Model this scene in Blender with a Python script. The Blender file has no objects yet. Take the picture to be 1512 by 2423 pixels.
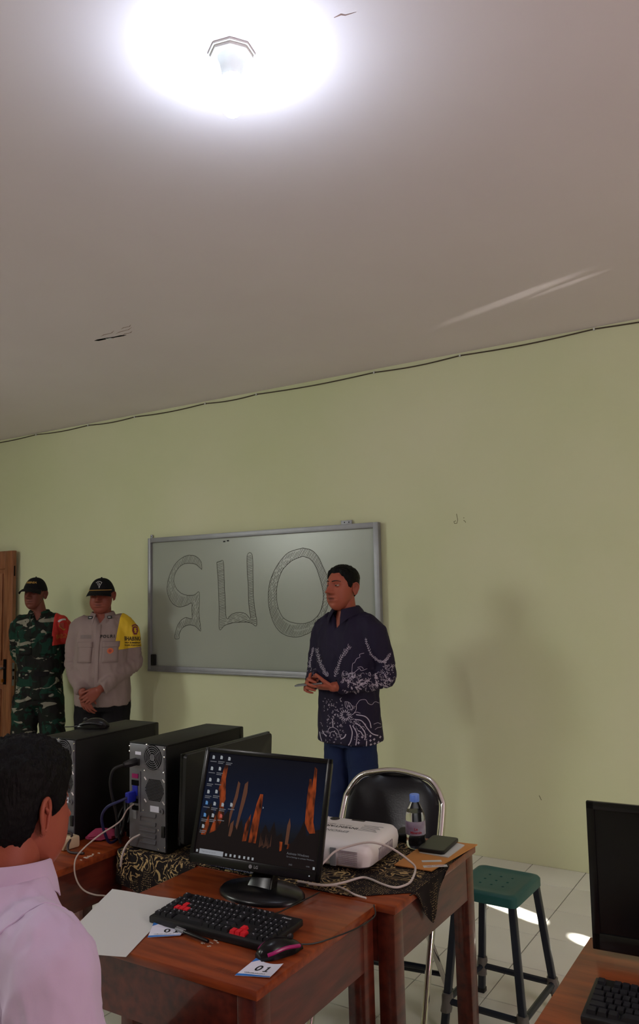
import bpy, bmesh, math, random
import numpy as np
from mathutils import Vector, Matrix, noise
from mathutils.bvhtree import BVHTree

random.seed(7)
S = bpy.context.scene
COL = S.collection

# ------------------------------------------------------------------ camera
def cam_axes(yaw, pitch, roll):
    f = Vector((-math.sin(yaw) * math.cos(pitch), math.cos(yaw) * math.cos(pitch), math.sin(pitch)))
    r = Vector((math.cos(yaw), math.sin(yaw), 0))
    u = r.cross(f)
    c, s = math.cos(roll), math.sin(roll)
    return c * r + s * u, -s * r + c * u, f

_r, _u, _f = cam_axes(math.radians(31.9644), math.radians(5.8302), math.radians(-1.3579))
cam_data = bpy.data.cameras.new('camera')
cam = bpy.data.objects.new('camera', cam_data)
COL.objects.link(cam)
cam.matrix_world = Matrix(((_r.x, _u.x, -_f.x, 0), (_r.y, _u.y, -_f.y, 0), (_r.z, _u.z, -_f.z, 1.575), (0, 0, 0, 1)))
cam_data.sensor_fit = 'VERTICAL'
cam_data.sensor_height = 24.0
cam_data.lens = 1886.5 / 2423 * 24.0
cam_data.clip_start = 0.05
S.camera = cam

# ------------------------------------------------------------------ view, world, sun, large lights
S.view_settings.view_transform = 'Standard'
S.view_settings.look = 'None'
S.view_settings.gamma = 1.0
S.view_settings.use_curve_mapping = False
S.view_settings.exposure = -0.12
try:
    S.cycles.use_denoising = True
    S.cycles.max_bounces = 8
    S.cycles.diffuse_bounces = 5
    S.cycles.sample_clamp_indirect = 4.0
    S.cycles.caustics_reflective = False
    S.cycles.caustics_refractive = False
except Exception:
    pass

world = bpy.data.worlds.new('sky')
S.world = world
world.use_nodes = True
world.node_tree.nodes['Background'].inputs[0].default_value = (0.55, 0.7, 0.9, 1)
world.node_tree.nodes['Background'].inputs[1].default_value = 0.6

HC, DW = 3.069, 4.66            # ceiling height, front wall distance
XL, XR, YB = -6.75, 2.6, -3.0   # left wall, right wall, back wall
SUN_DIR = Vector((-0.93, 0.37, -0.62)).normalized()   # the way the sunlight travels


def light(name, kind, loc, energy, color, target=None, **kw):
    d = bpy.data.lights.new(name, kind)
    d.energy = energy
    d.color = color
    for k, v in kw.items():
        setattr(d, k, v)
    o = bpy.data.objects.new(name, d)
    COL.objects.link(o)
    o.location = loc
    if target is not None:
        o.rotation_euler = (Vector(target) - Vector(loc)).to_track_quat('-Z', 'Y').to_euler()
    return o

sun = light('sun', 'SUN', (5, -2, 6), 60.0, (1.0, 0.95, 0.86), angle=math.radians(0.5))
sun.rotation_euler = SUN_DIR.to_track_quat('-Z', 'Y').to_euler()
# daylight of the windows in the left wall; unseen fill lights added at right and rear
light('window_daylight', 'AREA', (XL + 0.1, -0.2, 2.65), 64.0, (0.95, 1.0, 0.92), target=(-2.2, 4.4, 1.0),
      shape='RECTANGLE', size=1.5, size_y=0.9, spread=math.radians(135))
light('pink_fill', 'AREA', (XR - 0.1, 0.7, 1.6), 31.0, (1.0, 0.40, 0.64), target=(-1.5, 2.0, 1.1),
      shape='RECTANGLE', size=1.6, size_y=1.2)  # unseen pink light added at right to tint the sides facing it
light('right_fill', 'AREA', (XR - 0.1, 1.3, 2.3), 56.0, (0.97, 1.0, 0.88), target=(-0.9, 4.2, 0.6),
      shape='RECTANGLE', size=1.6, size_y=1.0)  # added fill, brightens the right of the wall and the floor
light('rear_fill', 'AREA', (-3.0, -0.9, HC - 0.05), 42.0, (1.0, 0.96, 0.94), target=(-3.0, -0.9, 0),
      shape='DISK', size=0.25)  # unseen lamp added for rear fill and the speaker's nearer shadow
# added spots stand in for the reflected sun streak on the ceiling
for loc, tgt, e, a in (((2.0, 2.75, 2.76), (-1.25, 3.93, 3.069), 900.0, 1.7), ((2.0, 2.86, 2.74), (-0.96, 3.905, 3.069), 620.0, 0.75)):
    light('streak_spot', 'SPOT', loc, e, (1.0, 0.95, 0.86), target=tgt, spot_size=math.radians(a), spot_blend=1.0, shadow_soft_size=0.01)

# ------------------------------------------------------------------ helpers: materials
MATS = {}

def rgb(r, g, b):
    def f(c):
        c /= 255.0
        return c / 12.92 if c <= 0.04045 else ((c + 0.055) / 1.055) ** 2.4
    return (f(r), f(g), f(b), 1.0)


def mat(name, col, rough=0.6, metal=0.0, spec=0.5, var=0.0, vscale=8.0, bump=0.0, bscale=60.0, stretch=(1, 1, 1),
        emit=None, trans=0.0, ior=1.45, coat=0.0, col2=None, sheen=0.0):
    """Principled material; the base colour wanders between col and col2 (or a darker col) on noise."""
    m = bpy.data.materials.new(name)
    m.use_nodes = True
    nt = m.node_tree
    b = nt.nodes['Principled BSDF']
    b.inputs['Base Color'].default_value = col
    b.inputs['Roughness'].default_value = rough
    b.inputs['Metallic'].default_value = metal
    b.inputs['Specular IOR Level'].default_value = spec
    b.inputs['Transmission Weight'].default_value = trans
    b.inputs['IOR'].default_value = ior
    b.inputs['Coat Weight'].default_value = coat
    b.inputs['Sheen Weight'].default_value = sheen
    if emit:
        b.inputs['Emission Color'].default_value = emit[0]
        b.inputs['Emission Strength'].default_value = emit[1]
    if var or bump or col2:
        tc = nt.nodes.new('ShaderNodeTexCoord')
        mp = nt.nodes.new('ShaderNodeMapping')
        mp.inputs['Scale'].default_value = stretch
        nt.links.new(tc.outputs['Object'], mp.inputs['Vector'])
        if var or col2:
            n = nt.nodes.new('ShaderNodeTexNoise')
            n.inputs['Scale'].default_value = vscale
            n.inputs['Detail'].default_value = 5
            nt.links.new(mp.outputs[0], n.inputs['Vector'])
            r = nt.nodes.new('ShaderNodeValToRGB')
            c2 = col2 or tuple(c * (1 - var) for c in col[:3]) + (1,)
            r.color_ramp.elements[0].color = c2
            r.color_ramp.elements[1].color = col
            r.color_ramp.elements[0].position = 0.32
            r.color_ramp.elements[1].position = 0.68
            nt.links.new(n.outputs['Fac'], r.inputs[0])
            nt.links.new(r.outputs[0], b.inputs['Base Color'])
        if bump:
            n2 = nt.nodes.new('ShaderNodeTexNoise')
            n2.inputs['Scale'].default_value = bscale
            n2.inputs['Detail'].default_value = 3
            nt.links.new(mp.outputs[0], n2.inputs['Vector'])
            bp = nt.nodes.new('ShaderNodeBump')
            bp.inputs['Strength'].default_value = bump
            bp.inputs['Distance'].default_value = 0.01
            nt.links.new(n2.outputs['Fac'], bp.inputs['Height'])
            nt.links.new(bp.outputs[0], b.inputs['Normal'])
    MATS[name] = m
    return m


def attr_mat(name, rough=0.55, bump=0.0, bscale=120.0, spec=0.4, sss=0.0):
    """colour from the mesh's own 'tint' attribute; on faces it also holds painted shade"""
    m = mat(name, (0.5, 0.5, 0.5, 1), rough, spec=spec, bump=bump, bscale=bscale)
    nt = m.node_tree
    a = nt.nodes.new('ShaderNodeAttribute')
    a.attribute_name = 'tint'
    nt.links.new(a.outputs['Color'], nt.nodes['Principled BSDF'].inputs['Base Color'])
    if sss:
        nt.nodes['Principled BSDF'].inputs['Subsurface Weight'].default_value = sss
    return m

# ------------------------------------------------------------------ helpers: geometry
class MB:
    """gathers shapes that become ONE mesh"""
    def __init__(self):
        self.v, self.f, self.t = [], [], []

    def add(self, verts, faces, M=None):
        o = len(self.v)
        for p in verts:
            p = Vector(p)
            self.v.append(M @ p if M is not None else p)
        for f in faces:
            self.f.append(tuple(i + o for i in f))
        return self

    def box(self, c, s, M=None, top=1.0, taper_y=None):
        x, y, z = (k / 2 for k in s)
        ty = top if taper_y is None else taper_y
        vs = [(-x, -y, -z), (x, -y, -z), (x, y, -z), (-x, y, -z), (-x * top, -y * ty, z), (x * top, -y * ty, z), (x * top, y * ty, z), (-x * top, y * ty, z)]
        vs = [Vector(p) + Vector(c) for p in vs]
        return self.add(vs, [(0, 3, 2, 1), (4, 5, 6, 7), (0, 1, 5, 4), (1, 2, 6, 5), (2, 3, 7, 6), (3, 0, 4, 7)], M)

    def loft(self, rings, cap=True, M=None, closed=False):
        n = len(rings[0])
        vs = [p for r in rings for p in r]
        fs = []
        for i in range(len(rings) - 1):
            for j in range(n):
                a, b = i * n + j, i * n + (j + 1) % n
                fs.append((a, b, b + n, a + n))
        if closed:
            k = (len(rings) - 1) * n
            for j in range(n):
                fs.append((k + j, k + (j + 1) % n, (j + 1) % n, j))
        elif cap:
            fs.append(tuple(range(n - 1, -1, -1)))
            fs.append(tuple((len(rings) - 1) * n + j for j in range(n)))
        return self.add(vs, fs, M)

    def tube(self, pts, r, seg=10, M=None, cap=True, flat=None, round_ends=False):
        pts = [Vector(p) for p in pts]
        rs = [r] * len(pts) if isinstance(r, (int, float)) else list(r)
        if round_ends:
            d0 = (pts[0] - pts[1]).normalized(); d1 = (pts[-1] - pts[-2]).normalized()
            a, b, ra, rb = pts[0], pts[-1], rs[0], rs[-1]
            pre = [(a + d0 * ra * math.sin(k), ra * math.cos(k)) for k in (1.4, 1.05, 0.6)]
            post = [(b + d1 * rb * math.sin(k), rb * math.cos(k)) for k in (0.6, 1.05, 1.4)]
            pts = [q[0] for q in pre] + pts + [q[0] for q in post]
            rs = [q[1] for q in pre] + rs + [q[1] for q in post]
        up = None
        rings = []
        for i, p in enumerate(pts):
            t = (pts[min(i + 1, len(pts) - 1)] - pts[max(i - 1, 0)]).normalized()
            if up is None:
                up = Vector((0, 0, 1)) if abs(t.z) < 0.9 else Vector((0, 1, 0))
            s = t.cross(up).normalized()
            up = s.cross(t).normalized()
            k = flat or 1.0
            rings.append([p + s * (math.cos(a) * rs[i]) + up * (math.sin(a) * rs[i] * k) for a in (2 * math.pi * j / seg for j in range(seg))])
        return self.loft([list(reversed(q)) for q in rings][::1], cap, M) if False else self.loft(rings[::-1], cap, M)

    def lathe(self, prof, seg=24, M=None, cap=True):
        rings = [[(r * math.cos(2 * math.pi * j / seg), r * math.sin(2 * math.pi * j / seg), z) for j in range(seg)] for r, z in prof]
        return self.loft(rings, cap, M)

    def prism(self, outline, z0, z1, M=None):
        n = len(outline)
        a = sum(outline[i][0] * outline[(i + 1) % n][1] - outline[(i + 1) % n][0] * outline[i][1] for i in range(n))
        if a < 0:
            outline = outline[::-1]
        vs = [(x, y, z0) for x, y in outline] + [(x, y, z1) for x, y in outline]
        fs = [tuple(range(n - 1, -1, -1)), tuple(range(n, 2 * n))] + [(i, (i + 1) % n, n + (i + 1) % n, n + i) for i in range(n)]
        return self.add(vs, fs, M)

    def ball(self, c, r, seg=16, rings=10, M=None):
        rx, ry, rz = (r, r, r) if isinstance(r, (int, float)) else r
        c = Vector(c)
        vs = [c + Vector((0, 0, -rz))]
        for i in range(1, rings):
            a = -math.pi / 2 + math.pi * i / rings
            vs += [c + Vector((rx * math.cos(a) * math.cos(2 * math.pi * j / seg), ry * math.cos(a) * math.sin(2 * math.pi * j / seg), rz * math.sin(a))) for j in range(seg)]
        vs.append(c + Vector((0, 0, rz)))
        fs = [(0, 1 + (j + 1) % seg, 1 + j) for j in range(seg)]
        for i in range(rings - 2):
            for j in range(seg):
                a, b = 1 + i * seg + j, 1 + i * seg + (j + 1) % seg
                fs.append((a, b, b + seg, a + seg))
        k = len(vs) - 1
        fs += [(k, k - seg + j, k - seg + (j + 1) % seg) for j in range(seg)]
        return self.add(vs, fs, M)

    def mesh(self, name):
        me = bpy.data.meshes.new(name)
        me.from_pydata([tuple(p) for p in self.v], [], self.f)
        me.update()
        return me


def place(o, parent):
    if parent is not None:
        o.parent = parent


def obj(name, mb, material, parent=None, loc=None, rot=None, smooth=False, bevel=0.0, bseg=2, angle=40):
    me = mb if isinstance(mb, bpy.types.Mesh) else mb.mesh(name)
    if bevel:
        bm = bmesh.new()
        bm.from_mesh(me)
        es = [e for e in bm.edges if len(e.link_faces) == 2 and e.calc_face_angle(0) > 0.5]
        bmesh.ops.bevel(bm, geom=es, offset=bevel, segments=bseg, affect='EDGES', profile=0.5, clamp_overlap=True)
        bm.to_mesh(me)
        bm.free()
    if material is not None:
        me.materials.clear()
        me.materials.append(material)
    if smooth or bevel:
        me.shade_smooth()
        if angle < 180:
            me.set_sharp_from_angle(angle=math.radians(angle))
    o = bpy.data.objects.new(name, me)
    COL.objects.link(o)
    if parent is not None:
        o.parent = parent
    if loc is not None:
        o.location = loc
    if rot is not None:
        o.rotation_euler = rot
    return o


def tag(o, label=None, cat=None, group=None, kind=None):
    for k, v in (('label', label), ('category', cat), ('group', group), ('kind', kind)):
        if v:
            o[k] = v
    return o


def thing(name, label, cat, loc=(0, 0, 0), rz=0.0, group=None):
    o = bpy.data.objects.new(name, None)
    COL.objects.link(o)
    o.location = loc
    o.rotation_euler = (0, 0, rz)
    o.empty_display_size = 0.05
    return tag(o, label, cat, group)


def dup(root, loc, rz, label, group=None):
    r = root.copy(); COL.objects.link(r)
    r.location = loc; r.rotation_euler = (0, 0, rz)
    tag(r, label, None, group)
    for ch in list(root.children):
        c = ch.copy(); COL.objects.link(c); c.parent = r
        for g in list(ch.children):
            d = g.copy(); COL.objects.link(d); d.parent = c
    return r


def smooth_path(pts, n=8):
    """Catmull-Rom through pts"""
    P = [Vector(p) for p in pts]
    P = [P[0] * 2 - P[1]] + P + [P[-1] * 2 - P[-2]]
    out = []
    for i in range(1, len(P) - 2):
        a, b, c, d = P[i - 1:i + 3]
        for k in range(n):
            t = k / n
            out.append(0.5 * ((2 * b) + (c - a) * t + (2 * a - 5 * b + 4 * c - d) * t * t + (3 * b - a - 3 * c + d) * t ** 3))
    out.append(P[-2])
    return out


def rounded_rect(w, h, r, n=4):
    pts = []
    for cx, cy, a0 in ((w / 2 - r, h / 2 - r, 0), (-w / 2 + r, h / 2 - r, 90), (-w / 2 + r, -h / 2 + r, 180), (w / 2 - r, -h / 2 + r, 270)):
        for k in range(n + 1):
            a = math.radians(a0 + 90 * k / n)
            pts.append((cx + r * math.cos(a), cy + r * math.sin(a)))
    return pts


def ribbon(mb, pts, w, M=None):
    """flat stroke of width w along 2-D points (z = 0)"""
    n = len(pts)
    L, R_ = [], []
    for i in range(n):
        a, b = pts[max(i - 1, 0)], pts[min(i + 1, n - 1)]
        dx, dy = b[0] - a[0], b[1] - a[1]
        l = math.hypot(dx, dy) or 1
        ww = w[i] if isinstance(w, (list, tuple)) else w
        nx, ny = -dy / l * ww / 2, dx / l * ww / 2
        L.append((pts[i][0] + nx, pts[i][1] + ny, 0)); R_.append((pts[i][0] - nx, pts[i][1] - ny, 0))
    vs = L + R_
    fs = [(i, n + i, n + i + 1, i + 1) for i in range(n - 1)]
    mb.add(vs, fs, M)


def text_mesh(body, size, align='CENTER', bold=0.0, spacing=1.0):
    c = bpy.data.curves.new('lettering', 'FONT')
    c.body = body
    c.size = size
    c.align_x = align
    c.align_y = 'CENTER'
    c.resolution_u = 3
    c.offset = bold
    c.space_character = spacing
    o = bpy.data.objects.new('lettering', c)
    COL.objects.link(o)
    dg = bpy.context.evaluated_depsgraph_get()
    me = bpy.data.meshes.new_from_object(o.evaluated_get(dg))
    bpy.data.objects.remove(o)
    bpy.data.curves.remove(c)
    vs = [v.co.copy() for v in me.vertices]
    fs = [tuple(p.vertices) for p in me.polygons]
    bpy.data.meshes.remove(me)
    return vs, fs


def frame_matrix(o, x, y):
    x = Vector(x).normalized(); n = x.cross(Vector(y)).normalized(); y = n.cross(x)
    return Matrix(((x.x, y.x, n.x, o[0]), (x.y, y.y, n.y, o[1]), (x.z, y.z, n.z, o[2]), (0, 0, 0, 1)))


def text_into(mb, body, size, M, **kw):
    v, f = text_mesh(body, size, **kw)
    mb.add(v, f, M)
    return mb
# ------------------------------------------------------------------ materials
M_wall = mat('green_plaster', rgb(205, 205, 174), 0.75, spec=0.25, col2=rgb(196, 200, 162), vscale=0.9, bump=0.06, bscale=220)
M_wall2 = mat('pale_plaster', rgb(200, 202, 165), 0.8, spec=0.2, var=0.08, vscale=1.0)
M_ceil = mat('ceiling_paint', rgb(230, 220, 227), 0.55, spec=0.3, col2=rgb(223, 212, 219), vscale=0.7, bump=0.02, bscale=90)
M_tile = mat('glazed_tile', rgb(226, 226, 218), 0.28, spec=0.45, var=0.07, vscale=3, bump=0.01)
M_grout = mat('dark_grout', rgb(58, 54, 50), 0.9, var=0.2, vscale=30)
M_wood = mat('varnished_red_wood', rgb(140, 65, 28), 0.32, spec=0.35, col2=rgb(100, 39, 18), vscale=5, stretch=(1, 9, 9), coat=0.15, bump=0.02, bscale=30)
M_woodside = mat('varnished_wood_panel', rgb(98, 40, 28), 0.3, spec=0.4, col2=rgb(64, 24, 18), vscale=6, stretch=(7, 1.2, 7), coat=0.3, bump=0.02, bscale=30)  # darkened in place of the shade on aprons and legs
M_doorwood = mat('door_wood', rgb(150, 96, 66), 0.35, col2=rgb(112, 60, 38), vscale=4, stretch=(9, 9, 1), coat=0.2)
M_alu = mat('brushed_aluminium', rgb(150, 150, 156), 0.5, metal=0.6, var=0.12, vscale=12)
M_steel = mat('galvanised_steel', rgb(120, 120, 128), 0.42, metal=0.7, var=0.15, vscale=14)
M_chrome = mat('chrome', rgb(225, 222, 222), 0.09, metal=1.0)
M_black = mat('black_plastic', rgb(22, 22, 24), 0.42, spec=0.4, bump=0.02, bscale=400)
M_gloss = mat('gloss_black_plastic', rgb(13, 13, 15), 0.26, spec=0.35)
M_case = mat('black_painted_steel', rgb(20, 20, 19), 0.5, spec=0.22, bump=0.04, bscale=500)
M_dark = mat('dark_hole', rgb(6, 6, 7), 0.9, spec=0.1)
M_vinyl = mat('black_vinyl', rgb(13, 13, 17), 0.28, spec=0.35, bump=0.05, bscale=160)
M_white = mat('white_plastic', rgb(226, 222, 222), 0.38, spec=0.45)
M_grey = mat('grey_plastic', rgb(120, 122, 126), 0.45)
M_paper = mat('white_paper', rgb(198, 199, 197), 0.8, spec=0.2)
M_card = mat('card_paper', rgb(214, 216, 232), 0.6, spec=0.3)
M_blue = mat('blue_print', rgb(40, 110, 190), 0.6)
M_ink = mat('black_ink', rgb(14, 14, 18), 0.7)
M_marker = mat('marker_ink', rgb(58, 58, 52), 0.7)
M_markerwash = mat('marker_shade', rgb(132, 132, 122), 0.7)
M_board = mat('whiteboard_enamel', rgb(150, 154, 146), 0.27, spec=0.5, var=0.06, vscale=1.6)
M_red = mat('red_keycap', rgb(205, 26, 40), 0.45)
M_magenta = mat('magenta_plastic', rgb(150, 20, 96), 0.3)
M_navyplug = mat('blue_plug', rgb(24, 36, 150), 0.4)
M_lancable = mat('pale_grey_cable', rgb(166, 152, 142), 0.5)
M_whitecable = mat('white_cable', rgb(196, 186, 180), 0.5)
M_green = mat('green_stool_plastic', rgb(32, 84, 80), 0.4, spec=0.45, var=0.15, vscale=9)
M_stoolleg = mat('dark_painted_tube', rgb(26, 32, 44), 0.35, spec=0.5)
M_wrap = mat('clear_plastic_wrap', rgb(150, 145, 140), 0.3, trans=0.6)
M_env = mat('manila_envelope', rgb(190, 128, 66), 0.7, var=0.08, vscale=20)
M_cap = mat('blue_cap', rgb(96, 130, 215), 0.35)
M_water = mat('water_bottle_clear', (0.95, 0.97, 1, 1), 0.03, trans=1.0, ior=1.2)
M_label = mat('bottle_label', rgb(168, 164, 184), 0.3, col2=rgb(120, 96, 120), vscale=20)
M_pink = mat('pink_cloth', rgb(150, 50, 82), 0.8)
M_cream = mat('cream_plastic', rgb(190, 172, 140), 0.5)
M_rock = mat('brass', rgb(200, 150, 60), 0.3, metal=1.0)

# ------------------------------------------------------------------ the room
def struct(name, mb, m, **kw):
    return tag(obj(name, mb, m, **kw), kind='structure')

struct('wall_front', MB().box(((XL + XR) / 2, DW + 0.075, HC / 2), (XR - XL + 0.3, 0.15, HC)), M_wall)
struct('wall_left', MB().box((XL - 0.075, (DW + YB) / 2, HC / 2), (0.15, DW - YB, HC)), M_wall2)
struct('wall_back', MB().box(((XL + XR) / 2, YB - 0.075, HC / 2), (XR - XL + 0.3, 0.15, HC)), M_wall2)
ceiling = struct('ceiling', MB().box(((XL + XR) / 2, (DW + YB) / 2, HC + 0.05), (XR - XL + 0.3, DW - YB + 0.3, 0.1)), M_ceil)

# right wall: closed but for added slots, shaped to throw the floor's sun patches
def cut(me_obj, cutters):
    for c in cutters:
        m = me_obj.modifiers.new('cut', 'BOOLEAN')
        m.operation = 'DIFFERENCE'
        m.solver = 'EXACT'
        m.object = c
    dg = bpy.context.evaluated_depsgraph_get()
    me = bpy.data.meshes.new_from_object(me_obj.evaluated_get(dg))
    me_obj.modifiers.clear()
    me_obj.data = me
    for c in cutters:
        bpy.data.objects.remove(c)

wr = struct('wall_right', MB().box((XR + 0.05, (DW + YB) / 2, HC / 2), (0.1, DW - YB, HC)), M_wall2)
cutters = []
for cy, cz, w, h in ((2.375, 2.675, 0.082, 0.235), (2.345, 2.345, 0.078, 0.21)):
    out = rounded_rect(w, h, 0.035)
    k = SUN_DIR / abs(SUN_DIR.x)
    rings = []
    for t in (0.4, -0.4):
        rings.insert(0, [Vector((XR, cy + a, cz + b)) - k * t for a, b in out])
    cutters.append(obj('slot', MB().loft(rings), None))
cut(wr, cutters)

# floor: slab plus tiles with recessed joints
floor = struct('floor', MB().box(((XL + XR) / 2, (DW + YB) / 2, -0.054), (XR - XL + 0.3, DW - YB + 0.3, 0.1)), M_grout)
TX, TY, TX0, TY0 = 0.30, 0.325, -1.5235, 4.388
tile_me = {}
def tile_mesh(w, d):
    key = (round(w, 3), round(d, 3))
    if key not in tile_me:
        tile_me[key] = MB().box((0, 0, -0.004), (w, d, 0.008), top=0.996).mesh('tile')
        tile_me[key].materials.append(M_tile)
    return tile_me[key]
rest = MB()
ys = [TY0 - TY * k for k in range(23)] + [TY0 + TY]
for i in range(-17, 14):
    for y0 in ys:
        y1 = min(y0 + TY, DW)
        ya = max(y0, YB)
        x0 = TX0 + TX * i
        xa, xb = max(x0, XL), min(x0 + TX, XR)
        if xb - xa < 0.02 or y1 - ya < 0.02:
            continue
        w, d = xb - xa - 0.004, y1 - ya - 0.004
        cx, cy = (xa + xb) / 2, (ya + y1) / 2
        if -2.75 < cx < 0.2 and cy > 1.7:
            o = bpy.data.objects.new('tile', tile_mesh(w, d))
            COL.objects.link(o)
            o.parent = floor
            o.location = (cx, cy, random.uniform(0, 0.0006))
        else:
            rest.box((cx, cy, -0.004), (w, d, 0.008), top=0.996)
tag(obj('far_tiles', rest, M_tile, floor), kind='stuff')

# ceiling: torn slit, stain flakes
mb = MB()
mb.prism([(-0.11, -0.004), (-0.09, 0.010), (-0.03, 0.008), (0.02, 0.006), (0.09, 0.010), (0.115, 0.004), (0.08, -0.006), (0.03, -0.003), (-0.02, -0.009), (-0.08, -0.012)], -0.0015, 0.001)
obj('torn_slit', mb, M_dark, ceiling, loc=(-3.37, 3.163, HC), rot=(0, 0, 0.12))
mb = MB()
for x, s in ((0.0, 1), (0.022, -1), (-0.02, 1)):
    mb.add([(x - 0.012, -0.006 * s, -0.003), (x + 0.010, -0.003 * s, -0.004), (x + 0.004, 0.009 * s, -0.012)], [(0, 1, 2)])
obj('paint_flake', mb, M_paper, ceiling, loc=(-3.365, 3.163, HC), rot=(0, 0, 0.12))
M_stain = mat('ceiling_stain', rgb(150, 118, 112), 0.8, var=0.3, vscale=30)
mb = MB()
for dx, dy, L, a in ((0.05, 0.05, 0.14, 0.1), (0.16, 0.02, 0.16, 0.25), (0.14, -0.02, 0.10, -0.2), (0.22, 0.05, 0.10, 0.6)):
    ribbon(mb, [(dx - L / 2, dy), (dx - L / 5, dy + 0.006), (dx + L / 5, dy - 0.004), (dx + L / 2, dy + 0.01)], [0.001, 0.006, 0.005, 0.001])
obj('stain', mb, M_stain, ceiling, loc=(-3.37, 3.163, HC - 0.0006), rot=(math.pi, 0, -0.12))
mb = MB()
ribbon(mb, [(-0.03, 0), (-0.01, 0.006), (0.0, 0.0), (0.03, 0.003)], [0.002, 0.006, 0.004, 0.001])
obj('scuff', mb, M_stain, ceiling, loc=(-0.94, 1.69, HC - 0.0006), rot=(math.pi, 0, 0.3))

# wall scuffs
wf = bpy.data.objects['wall_front']
mb = MB()
M_scuff = mat('scuff_mark', rgb(112, 108, 82), 0.9)
for pts in ([(-0.01, -0.03), (0.006, -0.03), (0.012, -0.01), (0.006, 0.03)], [(-0.01, -0.03), (-0.014, -0.018), (0.0, -0.014)], [(0.05, -0.015), (0.06, -0.02), (0.064, -0.03)],
            [(0.05, 0.0), (0.056, 0.002)], [(0.44, -1.63), (0.452, -1.655)]):
    ribbon(mb, pts, 0.004)
obj('scuff', mb, M_scuff, wf, loc=(-1.905, DW - 0.0008, 2.02), rot=(math.pi / 2, 0, 0))

# cable clipped along the top of the front wall
cable = thing('wall_cable', 'thin dark cable sagging between clips along the top of the green wall', 'cable', (0, 0, 0))
clips = [(-6.7, 3.058), (-5.89, 3.058), (-5.217, 3.053), (-4.668, 3.050), (-3.917, 3.050), (-3.428, 3.047), (-2.445, 3.045), (-1.83, 3.050), (-1.005, 3.057), (0.2, 3.045), (1.4, 3.05), (2.55, 3.05)]
pts = []
for (xa, za), (xb, zb) in zip(clips[:-1], clips[1:]):
    for k in range(8):
        t = k / 8
        pts.append((xa + (xb - xa) * t, DW - 0.006, za + (zb - za) * t - 0.012 * math.sin(math.pi * t)))
pts.append((clips[-1][0], DW - 0.006, clips[-1][1]))
M_cable = mat('dark_brown_cable', rgb(66, 54, 42), 0.6)
obj('wire', MB().tube(pts, 0.0042, 6), M_cable, cable, smooth=True)
cl = MB().box((0, 0, 0), (0.010, 0.012, 0.016)).mesh('clip')
cl.materials.append(M_paper)
for x, z in clips[1:-1]:
    o = bpy.data.objects.new('clip', cl); COL.objects.link(o); o.parent = cable; o.location = (x, DW - 0.006, z)

# ceiling lamp
lx, ly = -1.275, 1.64
lamp = thing('ceiling_lamp', 'glowing bulb in a white octagonal socket on the ceiling', 'lamp', (lx, ly, HC))
octa = lambda r: [(r * math.cos(math.radians(22.5 + 45 * k + 12)), r * math.sin(math.radians(22.5 + 45 * k + 12))) for k in range(8)]
M_lampw = mat('lamp_white', rgb(236, 238, 240), 0.4)
mb = MB().prism(octa(0.066), -0.007, 0.0)
mb.prism(octa(0.060), -0.016, -0.007)
obj('base_plate', mb, M_lampw, lamp, bevel=0.0015)
obj('socket', MB().lathe([(0.021, -0.075), (0.026, -0.072), (0.030, -0.05), (0.034, -0.03), (0.040, -0.016)], 24), M_lampw, lamp, smooth=True)
obj('screw', MB().lathe([(0.003, -0.020), (0.005, -0.018), (0.005, -0.012)], 10), M_grey, lamp, loc=(-0.035, 0.018, 0), smooth=True)
M_bulb = mat('bulb_glow', (1, 1, 1, 1), 0.4, emit=((0.74, 0.87, 1.0, 1), 225.0))
obj('bulb', MB().lathe([(0.004, -0.185), (0.018, -0.180), (0.028, -0.168), (0.031, -0.150), (0.029, -0.128), (0.022, -0.098), (0.017, -0.075)], 24), M_bulb, lamp, smooth=True)

# door leaf, opened flat against the front wall
door = bpy.data.objects.new('door_1', None)
COL.objects.link(door)
door.location = (-6.10, DW - 0.055, 0)
tag(door, 'brown panelled wooden door leaf standing open against the green wall', kind='structure')
dw, dh, dt = 0.62, 2.022, 0.038
for n, c, s in (('stile', (-0.055, 0, dh / 2), (0.11, dt, dh)), ('stile', (-dw + 0.055, 0, dh / 2), (0.11, dt, dh)), ('rail', (-dw / 2, 0, dh - 0.08), (dw - 0.22, dt, 0.16)),
                ('rail', (-dw / 2, 0, 0.92), (dw - 0.22, dt, 0.17)), ('rail', (-dw / 2, 0, 0.11), (dw - 0.22, dt, 0.22))):
    obj(n, MB().box(c, s), M_doorwood, door, bevel=0.003)
for z0, z1 in ((1.005, 1.862), (0.22, 0.835)):
    mb = MB().box((-dw / 2, 0.004, (z0 + z1) / 2), (dw - 0.216, 0.014, z1 - z0 + 0.004))
    mb.box((-dw / 2, -0.006, (z0 + z1) / 2), (dw - 0.30, 0.016, z1 - z0 - 0.08))
    obj('panel', mb, M_doorwood, door, bevel=0.004)
hd = obj('handle_plate', MB().box((-0.085, -dt / 2 - 0.003, 0.95), (0.038, 0.006, 0.22)), M_dark, door, bevel=0.002)
obj('handle', MB().tube(smooth_path([(-0.085, -dt / 2, 0.985), (-0.085, -dt / 2 - 0.045, 0.985), (-0.10, -dt / 2 - 0.05, 0.985), (-0.20, -dt / 2 - 0.05, 0.98)], 5), 0.009, 10), M_steel, hd, smooth=True)
obj('key', MB().box((-0.085, -dt / 2 - 0.02, 0.875), (0.004, 0.035, 0.028)), M_rock, hd)
lk = obj('lock_plate', MB().box((0.0005, 0, 0.93), (0.003, 0.022, 0.2)), M_steel, door)
obj('latch', MB().box((0.006, 0, 0.965), (0.012, 0.012, 0.02)).box((0.003, 0, 0.9), (0.006, 0.010, 0.03)), M_dark, lk)
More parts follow.
